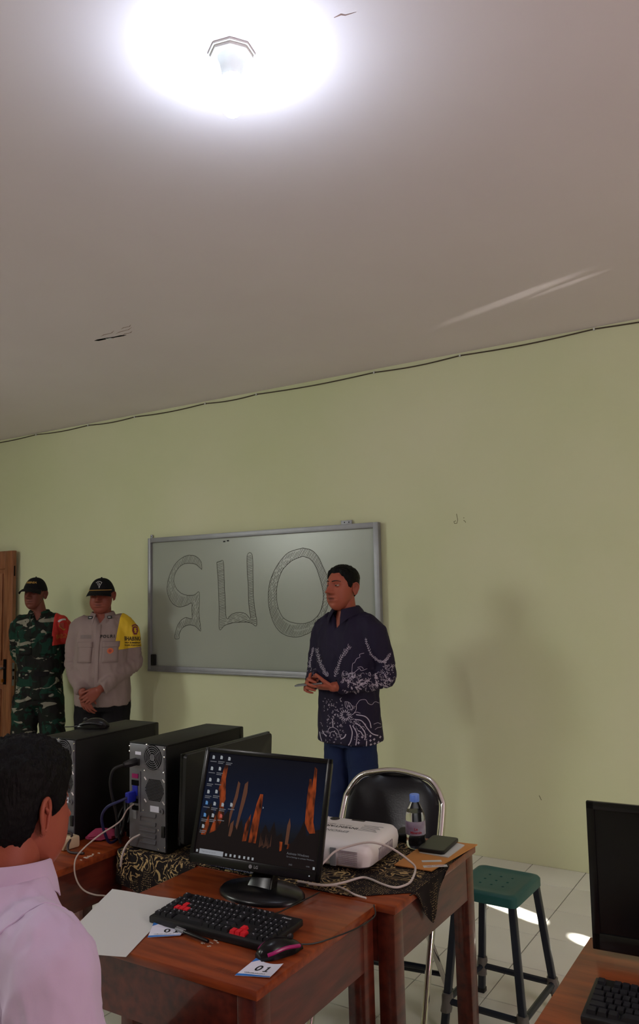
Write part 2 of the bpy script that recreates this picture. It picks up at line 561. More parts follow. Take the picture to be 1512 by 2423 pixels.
obj('hook', MB().box((0.0, 0, 1.84), (0.003, 0.012, 0.09)), M_dark, door)

# ------------------------------------------------------------------ whiteboard
wb = thing('whiteboard', 'framed whiteboard with hatched outline letters S U O, hung on the green wall', 'whiteboard', (-4.49, DW - 0.03, 1.005), 0)
wb.rotation_euler = (0, 0.004, 0)
BW, BH = 2.05, 1.035
obj('panel', MB().box((BW / 2, 0.012, BH / 2), (BW - 0.02, 0.012, BH - 0.02)), M_board, wb)
fw = 0.028
obj('frame_top', MB().box((BW / 2, 0.004, BH - 0.016), (BW, 0.032, 0.034)).box((BW / 2, -0.012, BH - 0.034), (BW, 0.006, 0.004)), M_alu, wb, bevel=0.003)
obj('frame_bottom', MB().box((BW / 2, 0.004, 0.022), (BW, 0.032, 0.044)).box((BW / 2, -0.012, 0.010), (BW, 0.012, 0.012)), M_alu, wb, bevel=0.003)
obj('frame_left', MB().box((fw / 2, 0.002, BH / 2), (fw, 0.036, BH)), M_alu, wb, bevel=0.003)
obj('frame_right', MB().box((BW - fw / 2, 0.002, BH / 2), (fw + 0.012, 0.036, BH)), M_alu, wb, bevel=0.003)
for x in (0.012, 1.80):
    b = obj('hanger', MB().box((x, 0.016, BH + 0.012), (0.085 if x > 1 else 0.02, 0.006, 0.034)), M_alu, wb, bevel=0.001)
    for q in ((-0.014, 0.02) if x > 1 else (0,)):
        obj('screw', MB().box((x + q, 0.012, BH + 0.015), (0.006, 0.004, 0.006)), M_dark, b)
LETTERS = [('S',[[(0.537,0.776),(0.53,0.83),(0.489,0.869),(0.432,0.884),(0.366,0.878),(0.29,0.84),(0.23,0.772),(0.195,0.697),(0.186,0.62),(0.211,0.556),(0.254,0.512),(0.312,0.494),(0.379,0.504),(0.435,0.522),(0.435,0.466),(0.437,0.404),(0.378,0.413),(0.32,0.386),(0.281,0.329),(0.264,0.257),(0.307,0.255),(0.311,0.292),(0.344,0.336),(0.402,0.357),(0.468,0.348),(0.521,0.312),(0.517,0.367),(0.506,0.453),(0.511,0.601),(0.462,0.583),(0.396,0.581),(0.33,0.598),(0.28,0.637),(0.255,0.689),(0.264,0.739),(0.306,0.795),(0.357,0.82),(0.415,0.824),(0.481,0.811),(0.532,0.776)]],[((0.195,0.687),(0.215,0.728)),((0.223,0.742),(0.244,0.783)),((0.19,0.643),(0.214,0.693)),((0.223,0.709),(0.248,0.758)),((0.256,0.775),(0.281,0.824)),((0.192,0.614),(0.212,0.659)),((0.222,0.674),(0.242,0.719)),((0.252,0.734),(0.276,0.778)),((0.282,0.794),(0.303,0.839)),((0.199,0.595),(0.221,0.642)),((0.23,0.657),(0.256,0.703)),((0.287,0.771),(0.323,0.843)),((0.207,0.577),(0.228,0.616)),((0.233,0.631),(0.253,0.67)),((0.319,0.801),(0.355,0.872)),((0.214,0.559),(0.232,0.599)),((0.241,0.613),(0.262,0.653)),((0.341,0.812),(0.376,0.878)),((0.225,0.548),(0.265,0.627)),((0.361,0.821),(0.392,0.88)),((0.236,0.536),(0.275,0.613)),((0.378,0.822),(0.406,0.883)),((0.246,0.525),(0.287,0.604)),((0.395,0.823),(0.425,0.883)),((0.257,0.514),(0.296,0.595)),((0.412,0.824),(0.438,0.883)),((0.272,0.51),(0.311,0.586)),((0.427,0.822),(0.454,0.878)),((0.286,0.506),(0.323,0.579)),((0.441,0.819),(0.471,0.874)),((0.3,0.502),(0.337,0.575)),((0.456,0.816),(0.485,0.87)),((0.314,0.498),(0.35,0.571)),((0.47,0.813),(0.497,0.863)),((0.331,0.5),(0.365,0.569)),((0.484,0.808),(0.508,0.852)),((0.347,0.499),(0.39,0.582)),((0.496,0.8),(0.515,0.843)),((0.364,0.502),(0.402,0.582)),((0.508,0.792),(0.526,0.832)),((0.27,0.279),(0.293,0.32)),((0.298,0.335),(0.318,0.376)),((0.381,0.504),(0.42,0.581)),((0.52,0.785),(0.532,0.81)),((0.276,0.26),(0.303,0.313)),((0.311,0.33),(0.337,0.383)),((0.4,0.51),(0.435,0.582)),((0.532,0.777),(0.536,0.785)),((0.292,0.259),(0.321,0.316)),((0.329,0.335),(0.359,0.391)),((0.419,0.516),(0.453,0.583)),((0.306,0.255),(0.31,0.258)),((0.346,0.336),(0.385,0.412)),((0.435,0.517),(0.471,0.585)),((0.365,0.343),(0.399,0.41)),((0.437,0.488),(0.455,0.528)),((0.463,0.542),(0.485,0.581)),((0.385,0.35),(0.415,0.407)),((0.437,0.457),(0.466,0.511)),((0.473,0.53),(0.5,0.585)),((0.404,0.357),(0.428,0.405)),((0.438,0.427),(0.465,0.484)),((0.475,0.502),(0.504,0.558)),((0.42,0.358),(0.443,0.404)),((0.45,0.42),(0.472,0.466)),((0.481,0.481),(0.501,0.528)),((0.435,0.356),(0.465,0.414)),((0.472,0.433),(0.503,0.489)),((0.449,0.354),(0.469,0.4)),((0.479,0.415),(0.502,0.459)),((0.464,0.353),(0.498,0.423)),((0.475,0.343),(0.509,0.416)),((0.487,0.335),(0.513,0.391)),((0.498,0.327),(0.518,0.365)),((0.51,0.319),(0.52,0.337))]),('U',[[(0.681,0.821),(0.713,0.828),(0.744,0.823),(0.75,0.705),(0.756,0.584),(0.769,0.409),(0.816,0.436),(0.884,0.45),(0.944,0.441),(0.988,0.408),(0.975,0.508),(0.971,0.651),(0.964,0.854),(1.012,0.861),(1.016,0.697),(1.02,0.531),(1.046,0.361),(0.988,0.376),(0.913,0.381),(0.822,0.373),(0.753,0.355),(0.701,0.326),(0.7,0.463),(0.695,0.646)]],[((0.682,0.816),(0.729,0.827)),((0.683,0.804),(0.745,0.816)),((0.684,0.792),(0.745,0.806)),((0.964,0.852),(1.004,0.859)),((0.685,0.78),(0.746,0.793)),((0.964,0.84),(1.012,0.849)),((0.686,0.768),(0.747,0.779)),((0.965,0.828),(1.012,0.838)),((0.686,0.756),(0.748,0.767)),((0.965,0.816),(1.012,0.827)),((0.687,0.744),(0.747,0.758)),((0.965,0.804),(1.013,0.814)),((0.688,0.732),(0.748,0.747)),((0.966,0.792),(1.013,0.804)),((0.689,0.72),(0.749,0.733)),((0.966,0.781),(1.014,0.791)),((0.69,0.708),(0.749,0.722)),((0.967,0.769),(1.013,0.781)),((0.691,0.696),(0.751,0.708)),((0.967,0.757),(1.014,0.768)),((0.692,0.684),(0.751,0.695)),((0.967,0.745),(1.015,0.754)),((0.693,0.672),(0.751,0.685)),((0.968,0.734),(1.015,0.744)),((0.694,0.66),(0.752,0.673)),((0.968,0.722),(1.015,0.732)),((0.695,0.648),(0.753,0.661)),((0.969,0.71),(1.015,0.72)),((0.695,0.636),(0.753,0.649)),((0.969,0.698),(1.016,0.707)),((0.696,0.624),(0.754,0.637)),((0.969,0.686),(1.016,0.697)),((0.696,0.612),(0.755,0.625)),((0.97,0.675),(1.016,0.686)),((0.696,0.6),(0.755,0.614)),((0.97,0.663),(1.017,0.672)),((0.697,0.588),(0.756,0.601)),((0.971,0.651),(1.017,0.662)),((0.697,0.576),(0.755,0.591)),((0.971,0.64),(1.017,0.651)),((0.697,0.564),(0.757,0.577)),((0.971,0.628),(1.017,0.64)),((0.698,0.552),(0.758,0.565)),((0.972,0.616),(1.018,0.626)),((0.698,0.54),(0.758,0.556)),((0.972,0.604),(1.018,0.615)),((0.698,0.528),(0.759,0.542)),((0.973,0.593),(1.019,0.603)),((0.699,0.516),(0.76,0.531)),((0.973,0.581),(1.019,0.591)),((0.699,0.504),(0.762,0.518)),((0.973,0.569),(1.018,0.582)),((0.699,0.492),(0.761,0.508)),((0.974,0.558),(1.02,0.568)),((0.7,0.48),(0.764,0.493)),((0.974,0.546),(1.019,0.558)),((0.7,0.468),(0.764,0.483)),((0.975,0.534),(1.02,0.545)),((0.7,0.456),(0.764,0.472)),((0.975,0.523),(1.02,0.534)),((0.7,0.444),(0.765,0.46)),((0.975,0.511),(1.022,0.523)),((0.7,0.432),(0.767,0.448)),((0.977,0.499),(1.023,0.512)),((0.701,0.42),(0.767,0.437)),((0.978,0.488),(1.026,0.499)),((0.701,0.408),(0.767,0.426)),((0.98,0.477),(1.027,0.488)),((0.701,0.396),(0.769,0.412)),((0.786,0.417),(0.881,0.441)),((0.981,0.465),(1.028,0.478)),((0.705,0.385),(0.765,0.399)),((0.785,0.405),(0.843,0.42)),((0.863,0.424),(0.92,0.44)),((0.982,0.454),(1.03,0.466)),((0.705,0.373),(0.77,0.388)),((0.791,0.394),(0.853,0.411)),((0.874,0.415),(0.936,0.431)),((0.984,0.443),(1.032,0.455)),((0.706,0.361),(0.755,0.372)),((0.773,0.378),(0.821,0.39)),((0.839,0.394),(0.887,0.405)),((0.904,0.411),(0.951,0.424)),((0.985,0.431),(1.034,0.444)),((0.706,0.349),(0.757,0.361)),((0.776,0.367),(0.827,0.378)),((0.845,0.384),(0.895,0.397)),((0.913,0.401),(0.962,0.415)),((0.987,0.42),(1.035,0.433)),((0.701,0.336),(0.734,0.344)),((0.865,0.377),(0.962,0.403)),((0.988,0.409),(1.038,0.42)),((0.928,0.381),(1.016,0.403)),((0.96,0.378),(1.04,0.4)),((0.993,0.375),(1.042,0.388)),((1.016,0.369),(1.045,0.375)),((1.038,0.363),(1.046,0.364))]),('O',[[(1.448,0.893),(1.33,0.866),(1.243,0.795),(1.177,0.692),(1.15,0.588),(1.158,0.471),(1.198,0.367),(1.26,0.304),(1.357,0.279),(1.453,0.294),(1.535,0.339),(1.617,0.433),(1.66,0.555),(1.657,0.655),(1.617,0.746),(1.575,0.826),(1.523,0.874)],[(1.447,0.835),(1.356,0.807),(1.278,0.747),(1.233,0.655),(1.221,0.574),(1.233,0.482),(1.277,0.412),(1.346,0.38),(1.442,0.372),(1.523,0.395),(1.585,0.456),(1.611,0.567),(1.585,0.68),(1.547,0.771),(1.501,0.818)]],[((1.177,0.688),(1.21,0.734)),((1.22,0.75),(1.251,0.796)),((1.169,0.656),(1.191,0.69)),((1.2,0.702),(1.223,0.736)),((1.232,0.748),(1.256,0.781)),((1.263,0.793),(1.285,0.827)),((1.16,0.623),(1.185,0.66)),((1.194,0.672),(1.218,0.708)),((1.228,0.721),(1.252,0.757)),((1.261,0.769),(1.285,0.805)),((1.294,0.818),(1.32,0.852)),((1.152,0.591),(1.175,0.626)),((1.185,0.638),(1.207,0.674)),((1.217,0.685),(1.243,0.719)),((1.25,0.733),(1.275,0.766)),((1.282,0.779),(1.307,0.813)),((1.314,0.826),(1.337,0.86)),((1.153,0.572),(1.181,0.609)),((1.188,0.623),(1.216,0.66)),((1.224,0.674),(1.248,0.713)),((1.258,0.725),(1.285,0.762)),((1.293,0.776),(1.32,0.812)),((1.328,0.826),(1.354,0.863)),((1.154,0.553),(1.18,0.59)),((1.188,0.603),(1.213,0.64)),((1.222,0.652),(1.247,0.689)),((1.3,0.766),(1.329,0.809)),((1.34,0.823),(1.367,0.866)),((1.156,0.535),(1.185,0.577)),((1.195,0.592),(1.223,0.634)),((1.33,0.788),(1.355,0.823)),((1.362,0.836),(1.385,0.872)),((1.157,0.516),(1.186,0.555)),((1.193,0.569),(1.221,0.609)),((1.359,0.811),(1.4,0.868)),((1.158,0.497),(1.185,0.534)),((1.192,0.547),(1.219,0.583)),((1.376,0.816),(1.415,0.873)),((1.159,0.479),(1.181,0.514)),((1.192,0.526),(1.216,0.56)),((1.391,0.818),(1.44,0.892)),((1.163,0.464),(1.186,0.498)),((1.195,0.51),(1.218,0.544)),((1.408,0.823),(1.455,0.891)),((1.168,0.451),(1.214,0.519)),((1.426,0.828),(1.468,0.888)),((1.173,0.438),(1.218,0.502)),((1.443,0.833),(1.478,0.886)),((1.179,0.426),(1.219,0.487)),((1.455,0.832),(1.491,0.882)),((1.181,0.41),(1.233,0.485)),((1.467,0.829),(1.502,0.879)),((1.189,0.4),(1.228,0.458)),((1.478,0.825),(1.512,0.877)),((1.194,0.387),(1.235,0.447)),((1.489,0.822),(1.525,0.873)),((1.199,0.374),(1.24,0.437)),((1.5,0.819),(1.533,0.865)),((1.206,0.364),(1.249,0.425)),((1.508,0.811),(1.542,0.858)),((1.214,0.356),(1.256,0.415)),((1.516,0.803),(1.547,0.852)),((1.222,0.348),(1.262,0.406)),((1.524,0.795),(1.558,0.842)),((1.228,0.337),(1.277,0.412)),((1.532,0.786),(1.565,0.836)),((1.238,0.332),(1.278,0.392)),((1.54,0.778),(1.574,0.828)),((1.246,0.323),(1.288,0.386)),((1.548,0.77),(1.58,0.818)),((1.254,0.315),(1.299,0.38)),((1.553,0.758),(1.584,0.808)),((1.262,0.307),(1.306,0.376)),((1.558,0.746),(1.59,0.796)),((1.273,0.304),(1.317,0.371)),((1.563,0.733),(1.596,0.785)),((1.285,0.301),(1.33,0.365)),((1.568,0.721),(1.604,0.773)),((1.296,0.298),(1.338,0.364)),((1.573,0.709),(1.608,0.763)),((1.308,0.295),(1.352,0.362)),((1.577,0.697),(1.613,0.752)),((1.319,0.292),(1.364,0.36)),((1.582,0.685),(1.62,0.74)),((1.331,0.29),(1.377,0.359)),((1.587,0.671),(1.624,0.729)),((1.342,0.287),(1.364,0.321)),((1.373,0.333),(1.395,0.367)),((1.59,0.657),(1.629,0.717)),((1.353,0.284),(1.377,0.318)),((1.385,0.331),(1.409,0.365)),((1.593,0.642),(1.635,0.705)),((1.366,0.283),(1.388,0.318)),((1.397,0.33),(1.419,0.365)),((1.597,0.628),(1.64,0.693)),((1.381,0.285),(1.403,0.318)),((1.411,0.331),(1.434,0.363)),((1.6,0.614),(1.645,0.682)),((1.395,0.288),(1.419,0.321)),((1.426,0.333),(1.448,0.366)),((1.603,0.599),(1.65,0.67)),((1.41,0.29),(1.432,0.324)),((1.441,0.336),(1.464,0.371)),((1.608,0.588),(1.646,0.643)),((1.424,0.292),(1.448,0.327)),((1.456,0.34),(1.48,0.374)),((1.61,0.57),(1.657,0.641)),((1.439,0.294),(1.462,0.331)),((1.471,0.343),(1.495,0.379)),((1.608,0.548),(1.648,0.607)),((1.453,0.296),(1.476,0.334)),((1.487,0.346),(1.511,0.383)),((1.601,0.518),(1.622,0.551)),((1.631,0.563),(1.654,0.595)),((1.473,0.306),(1.503,0.349)),((1.511,0.364),(1.539,0.407)),((1.594,0.488),(1.62,0.525)),((1.628,0.539),(1.653,0.576)),((1.493,0.317),(1.516,0.353)),((1.525,0.365),(1.547,0.399)),((1.556,0.412),(1.577,0.447)),((1.587,0.459),(1.616,0.5)),((1.624,0.515),(1.653,0.557)),((1.514,0.329),(1.542,0.369)),((1.55,0.384),(1.578,0.424)),((1.586,0.438),(1.614,0.479)),((1.623,0.493),(1.65,0.533)),((1.534,0.34),(1.562,0.381)),((1.571,0.396),(1.597,0.438)),((1.608,0.451),(1.635,0.492)),((1.58,0.39),(1.626,0.463))])]
for nm, col_polys, hatch in LETTERS:
    mb, mw = MB(), MB()
    T = Matrix.Translation((0, 0.0052, 0)) @ Matrix.Rotation(math.pi / 2, 4, 'X')
    for p in col_polys:
        q = [(a, b) for a, b in p] + [p[0]]
        q = [(v.x, v.y) for v in smooth_path([(a, b, 0) for a, b in q], 4)]
        ribbon(mb, [(a + random.uniform(-.001, .001), b + random.uniform(-.001, .001)) for a, b in q], 0.0042, T)
    for (a, b) in hatch:
        k = random.random()
        ribbon(mb, [a, ((a[0] + b[0]) / 2 + random.uniform(-.003, .003), (a[1] + b[1]) / 2), b], 0.0022 + 0.0012 * k, T)
    ob = obj('letter', mb, M_marker, wb)
    ob['label'] = 'hand drawn outline letter %s filled with hatching' % nm
mb = MB()
for x, z in ((0.755, BH - 0.062), (0.79, BH - 0.058)):
    mb.box((x, 0.004, z), (0.018, 0.002, 0.010))
obj('ink_spot', mb, M_ink, wb)
sp = MB().box((0, 0, 0), (0.042, 0.024, 0.085))
er = obj('board_eraser', sp, M_black, None, loc=(-4.437, DW - 0.034, 1.093), bevel=0.006)
tag(er, 'small black eraser standing in the lower left corner of the whiteboard frame', 'eraser')

# ------------------------------------------------------------------ desks
def desk(name, label, x0, x1, y0, y1, top=0.75, apron=0.13):
    cx, cy = (x0 + x1) / 2, (y0 + y1) / 2
    w, d = x1 - x0, y1 - y0
    t = thing(name, label, 'desk', (cx, cy, 0))
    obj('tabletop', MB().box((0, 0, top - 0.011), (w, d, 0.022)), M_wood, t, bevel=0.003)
    iw, idp = w - 0.016, d - 0.016
    za = top - 0.022 - apron / 2
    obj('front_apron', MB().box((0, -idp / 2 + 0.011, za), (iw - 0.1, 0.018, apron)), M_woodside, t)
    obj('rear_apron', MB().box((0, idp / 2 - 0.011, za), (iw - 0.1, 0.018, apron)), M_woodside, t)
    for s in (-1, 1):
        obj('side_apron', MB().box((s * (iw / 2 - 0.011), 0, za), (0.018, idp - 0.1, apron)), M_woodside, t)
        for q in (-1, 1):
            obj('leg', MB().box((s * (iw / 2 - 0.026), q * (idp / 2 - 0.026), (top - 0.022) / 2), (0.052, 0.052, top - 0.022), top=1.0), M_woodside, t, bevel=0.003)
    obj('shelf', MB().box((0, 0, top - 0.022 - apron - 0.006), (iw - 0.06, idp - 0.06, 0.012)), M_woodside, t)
    return t

desk('front_desk', 'reddish wooden desk in front with keyboard, lit monitor and number cards', -1.69, -1.064, 1.412, 1.945)
desk('cloth_covered_desk', 'reddish wooden desk behind the front one, half covered by dark batik cloth', -2.035, -1.013, 1.952, 2.53)
desk('left_desk', 'worn brown wooden desk at left carrying the rearmost tower and mouse', -2.72, -2.045, 1.6, 2.42)
desk('right_desk', 'orange brown wooden desk in the bottom right corner with a black monitor', -0.527, 0.25, 1.4, 2.012)

# ------------------------------------------------------------------ computers
def tower(name, label, x, y, z, psu_only=False):
    t = thing(name, label, 'computer', (x, y, z))
    W_, D_, H_ = 0.165, 0.405, 0.34
    mb = MB()
    mb.box((-W_ / 2, D_ / 2 + 0.004, H_ - 0.003), (W_ + 0.004, D_ - 0.008, 0.006))
    mb.box((-0.0015, D_ / 2 + 0.004, H_ / 2), (0.004, D_ - 0.008, H_ - 0.006))
    mb.box((-W_ + 0.0015, D_ / 2 + 0.004, H_ / 2), (0.004, D_ - 0.008, H_ - 0.006))
    mb.box((-W_ / 2, D_ / 2 + 0.004, 0.003), (W_, D_ - 0.008, 0.006))
    obj('casing', mb, M_case, t, bevel=0.0015)
    obj('front_panel', MB().box((-W_ / 2, D_ - 0.004, H_ / 2), (W_ + 0.002, 0.028, H_ - 0.002)), M_gloss, t, bevel=0.004)
    rp = obj('rear_panel', MB().box((-W_ / 2, 0.008, H_ / 2), (W_ - 0.006, 0.008, H_ - 0.010)), M_steel, t)
    P = lambda u, v: (-W_ + W_ * u, H_ * (1 - v))
    # power supply
    obj('power_supply', MB().box((-W_ / 2, 0.0035, H_ * 0.875), (W_ - 0.014, 0.003, H_ * 0.225)), M_steel, t, bevel=0.001)
    fx, fz = P(0.66, 0.125)
    Y = lambda yy: Matrix.Translation((fx, yy, fz)) @ Matrix.Rotation(math.pi / 2, 4, 'X')
    g = obj('fan_opening', MB().lathe([(0.0402, 0.0), (0.0402, 0.0008)], 28, Y(0.002)), M_dark, t)
    mb = MB()
    for r in (0.017, 0.0235, 0.030, 0.0365):
        mb.lathe([(r - 0.0013, 0.0008), (r + 0.0013, 0.0008), (r + 0.0013, 0.0026), (r - 0.0013, 0.0026), (r - 0.0013, 0.0008)], 28, Y(0.002), cap=False)
    mb.lathe([(0.0115, 0.0008), (0.0115, 0.0026)], 20, Y(0.002))
    for a in (35, 125, 215, 305):
        c, s_ = math.cos(math.radians(a)), math.sin(math.radians(a))
        mb.tube([(c * 0.010, s_ * 0.010, 0.0018), (c * 0.041, s_ * 0.041, 0.0018)], 0.0013, 6, Y(0.002))
    obj('fan_grille', mb, M_steel, g, smooth=True)
    sx, sz = P(0.22, 0.185)
    obj('power_socket', MB().box((sx, 0.001, sz), (0.030, 0.006, 0.022)), M_black, t, bevel=0.002)
    lx_, lz_ = P(0.27, 0.10)
    obj('sticker', MB().box((lx_, 0.0014, lz_), (0.026, 0.0008, 0.010)), M_card, t)
    # input-output shield, hexagonal vent, slots
    ix, iz = P(0.19, 0.50)
    io = obj('port_shield', MB().box((ix, 0.0032, iz), (0.044, 0.003, 0.155)), M_steel, t)
    for k, (dz, wd, hh, m) in enumerate(((0.062, 0.026, 0.014, M_magenta), (0.040, 0.030, 0.016, M_dark), (0.015, 0.022, 0.032, M_navyplug), (-0.018, 0.026, 0.014, M_dark), (-0.040, 0.026, 0.014, M_dark), (-0.062, 0.014, 0.026, M_grey))):
        obj('port', MB().box((ix, 0.001, iz + dz), (wd, 0.004, hh)), m, io)
    vx, vz = P(0.70, 0.43)
    mb = MB()
    for i in range(-8, 9):
        for j in range(-8, 9):
            a, b = (i + 0.5 * (j % 2)) * 0.0052, j * 0.0046
            if a * a + b * b < 0.040 ** 2 and abs(b) < 0.036:
                mb.lathe([(0.0019, 0), (0.0019, 0.0006)], 6, Matrix.Translation((vx + a, 0.0036, vz + b)) @ Matrix.Rotation(math.pi / 2, 4, 'X'))
    tag(obj('vent_holes', mb, M_dark, rp), kind='stuff')
    mb = MB()
    for a, b in ((-0.040, 0.034), (0.040, 0.034), (-0.040, -0.036), (0.040, -0.036)):
        obj('fan_clip', MB().tube([(vx + a - 0.004, 0.003, vz + b + 0.004), (vx + a + 0.004, 0.003, vz + b - 0.005)], 0.0022, 6), M_white, rp)
    lx_, lz_ = P(0.70, 0.605)
    obj('sticker', MB().box((lx_, 0.0034, lz_), (0.038, 0.0008, 0.019)), M_card, t)
    kx, kz = P(0.89, 0.615)
    obj('case_lock', MB().lathe([(0.009, 0), (0.009, 0.004), (0.005, 0.004), (0.005, 0.002)], 16, Matrix.Translation((kx, 0.004, kz)) @ Matrix.Rotation(math.pi / 2, 4, 'X')), M_steel, t)
    for v in (0.665, 0.745, 0.80, 0.855, 0.91):
        ax, az = P(0.52, v)
        obj('slot_cover', MB().box((ax, 0.003, az), (0.072, 0.004, 0.010)).box((ax, 0.001, az - 0.006), (0.070, 0.004, 0.0022)), M_steel, t)
    hx, hz = P(0.93, 0.80)
    obj('side_latch', MB().box((hx, 0.002, hz), (0.014, 0.006, 0.036)), M_black, t, bevel=0.002)
    sm = MB().lathe([(0.0028, 0), (0.0028, 0.0025), (0.001, 0.0032)], 8, Matrix.Rotation(math.pi / 2, 4, 'X')).mesh('screw')
    sm.materials.append(M_chrome)
    for u, v in ((0.03, 0.03), (0.5, -0.001), (0.97, 0.03), (0.97, 0.10), (0.03, 0.08), (0.95, 0.245), (0.44, 0.245), (0.40, 0.62), (0.80, 0.78), (0.80, 0.955), (0.03, 0.90), (0.97, 0.93)):
        ax, az = P(u, v)
        o = bpy.data.objects.new('screw', sm); COL.objects.link(o); o.parent = t; o.location = (ax, 0.004, az - 0.004)
    for sx_ in (-0.03, -W_ + 0.03):
        for sy_ in (0.04, D_ - 0.06):
            obj('foot', MB().lathe([(0.010, -0.004), (0.012, 0.001)], 12), M_black, t, loc=(sx_, sy_, 0))
    return t

tower('computer_tower', 'black computer tower with silver rear and plugged cables, beside the lit monitor', -1.836, 1.965, 0.7575)
tower('computer_tower', 'rearmost black computer tower with a mouse on top, behind the seated man', -2.218, 1.925, 0.754)


def mouse(name, label, loc, rz, m_top, m_side, L=0.112, cord=None):
    t = thing(name, label, 'mouse', loc, rz)
    rings = []
    for k in range(13):
        u = k / 12
        y = -L / 2 + L * u
        w = 0.031 * (math.sin(math.pi * min(max(u, 0.06), 0.94)) ** 0.45) * (1 - 0.12 * math.sin(math.pi * u) ** 4)
        h = 0.036 * (math.sin(math.pi * (0.06 + 0.88 * u) ** 0.8) ** 0.7)
        ring = []
        for j in range(16):
            a = math.pi * j / 15
            ring.append((w * math.cos(a), y, 0.002 + max(h, 0.006) * math.sin(a) ** 0.75))
        rings.append(ring)
    o = obj('shell', MB().loft(rings), m_top, t, smooth=True, angle=60)
    for s in (-1, 1):
        pr_ = []
        for k in range(9):
            u = 0.12 + 0.76 * k / 8
            y = -L / 2 + L * u
            w = 0.0312 * (math.sin(math.pi * u) ** 0.45) * (1 - 0.12 * math.sin(math.pi * u) ** 4)
            pr_.append((s * w * 0.995, y, 0.010 + 0.012 * math.sin(math.pi * u)))
        obj('side_grip', MB().tube(pr_, 0.0042, 8), m_side, t, smooth=True)
    obj('scroll_wheel', MB().lathe([(0.006, -0.003), (0.008, -0.0015), (0.008, 0.0015), (0.006, 0.003)], 14, Matrix.Translation((0, L * 0.27, 0.031)) @ Matrix.Rotation(math.pi / 2, 4, 'Y')), M_black, t, smooth=True)
    if cord:
        obj('cord', MB().tube(smooth_path(cord, 6), 0.0018, 6), M_black, t, smooth=True)
    return t

mouse('computer_mouse', 'black mouse with magenta sides beside the keyboard on the front desk', (-1.122, 1.578, 0.75), math.radians(-24), M_gloss, M_magenta,
      cord=[(0, 0.055, 0.008), (0.006, 0.085, 0.003), (0.010, 0.13, 0.003), (0.0, 0.22, 0.003), (-0.03, 0.30, 0.003), (-0.09, 0.345, 0.003)])
mouse('computer_mouse', 'black mouse lying on top of the rearmost computer tower', (-2.345, 2.125, 1.0945), math.radians(112), M_gloss, M_black, L=0.115,
      cord=[(0, 0.056, 0.008), (0.01, 0.09, 0.003), (0.0, 0.118, 0.0035)])


# monitors -----------------------------------------------------------------
def monitor_shell(t, w, h, M, depth=0.022, screen_mat=None, bez=0.016, bottom=0.028, back=True):
    """front face looks along -Y of M, centre of the face at M's origin"""
    f = MB()
    f.box((0, 0.004, h / 2 - bez / 2), (w, 0.012, bez), M); f.box((0, 0.004, -h / 2 + bottom / 2), (w, 0.012, bottom), M)
    f.box((-w / 2 + bez / 2, 0.004, 0), (bez, 0.012, h), M); f.box((w / 2 - bez / 2, 0.004, 0), (bez, 0.012, h), M)
    fr = obj('bezel', f, M_gloss, t, bevel=0.002)
    sc = obj('screen', MB().box((0, 0.005, (bottom - bez) / 2), (w - 2 * bez + 0.002, 0.006, h - bez - bottom + 0.002), M), screen_mat or M_gloss, t)
    b = MB()
    rr = lambda ww, hh, y: [(x, y, z) for x, z in rounded_rect(ww, hh, 0.012, 3)][::-1]
    b.loft([rr(w - 0.002, h - 0.002, 0.008), rr(w - 0.006, h - 0.006, 0.008 + depth * 0.6), rr(w * 0.72, h * 0.68, 0.008 + depth), rr(w * 0.55, h * 0.5, 0.010 + depth * 1.7)][::-1], M=M)
    obj('back_cover', b, M_black, t, smooth=True, angle=30)
    return fr, sc

def stand(t, base_c, base_r, neck_top, neck_w=0.05, dz=0.75):
    bx, by = base_c
    obj('stand_base', MB().lathe([(1.0, 0.0), (1.0, 0.006), (0.93, 0.014), (0.4, 0.022), (0.05, 0.024)], 40, Matrix.Translation((bx, by, dz)) @ Matrix.Diagonal((base_r[0], base_r[1], 1, 1))), M_gloss, t, smooth=True, angle=50)
    n = neck_top
    mb = MB()
    mb.loft([[(bx + sx * neck_w * 0.75, by + sy * 0.018, dz + 0.018) for sx, sy in ((-1, -1), (1, -1), (1, 1), (-1, 1))],
             [(bx * 0.5 + n[0] * 0.5 + sx * neck_w * 0.55, by * 0.5 + n[1] * 0.5 + sy * 0.015, dz + 0.5 * (n[2] - dz)) for sx, sy in ((-1, -1), (1, -1), (1, 1), (-1, 1))],
             [(n[0] + sx * neck_w * 0.6, n[1] + sy * 0.013, n[2]) for sx, sy in ((-1, -1), (1, -1), (1, 1), (-1, 1))]])
    obj('stand_neck', mb, M_gloss, t, bevel=0.004)

def emis(name, col, k=1.0):
    return mat(name, (0.005, 0.005, 0.005, 1), 0.45, spec=0.08, emit=(col, k))

# lit monitor on the front desk
yaw, tilt = 0.19, 0.28
Mlg = Matrix.Translation((-1.396, 1.879, 0.966)) @ Matrix.Rotation(yaw, 4, 'Z') @ Matrix.Rotation(-tilt, 4, 'X') @ Matrix.Rotation(math.radians(2.3), 4, 'Y')
t = thing('lit_monitor', 'black monitor on the front desk showing a night desert wallpaper', 'monitor', (0, 0, 0))
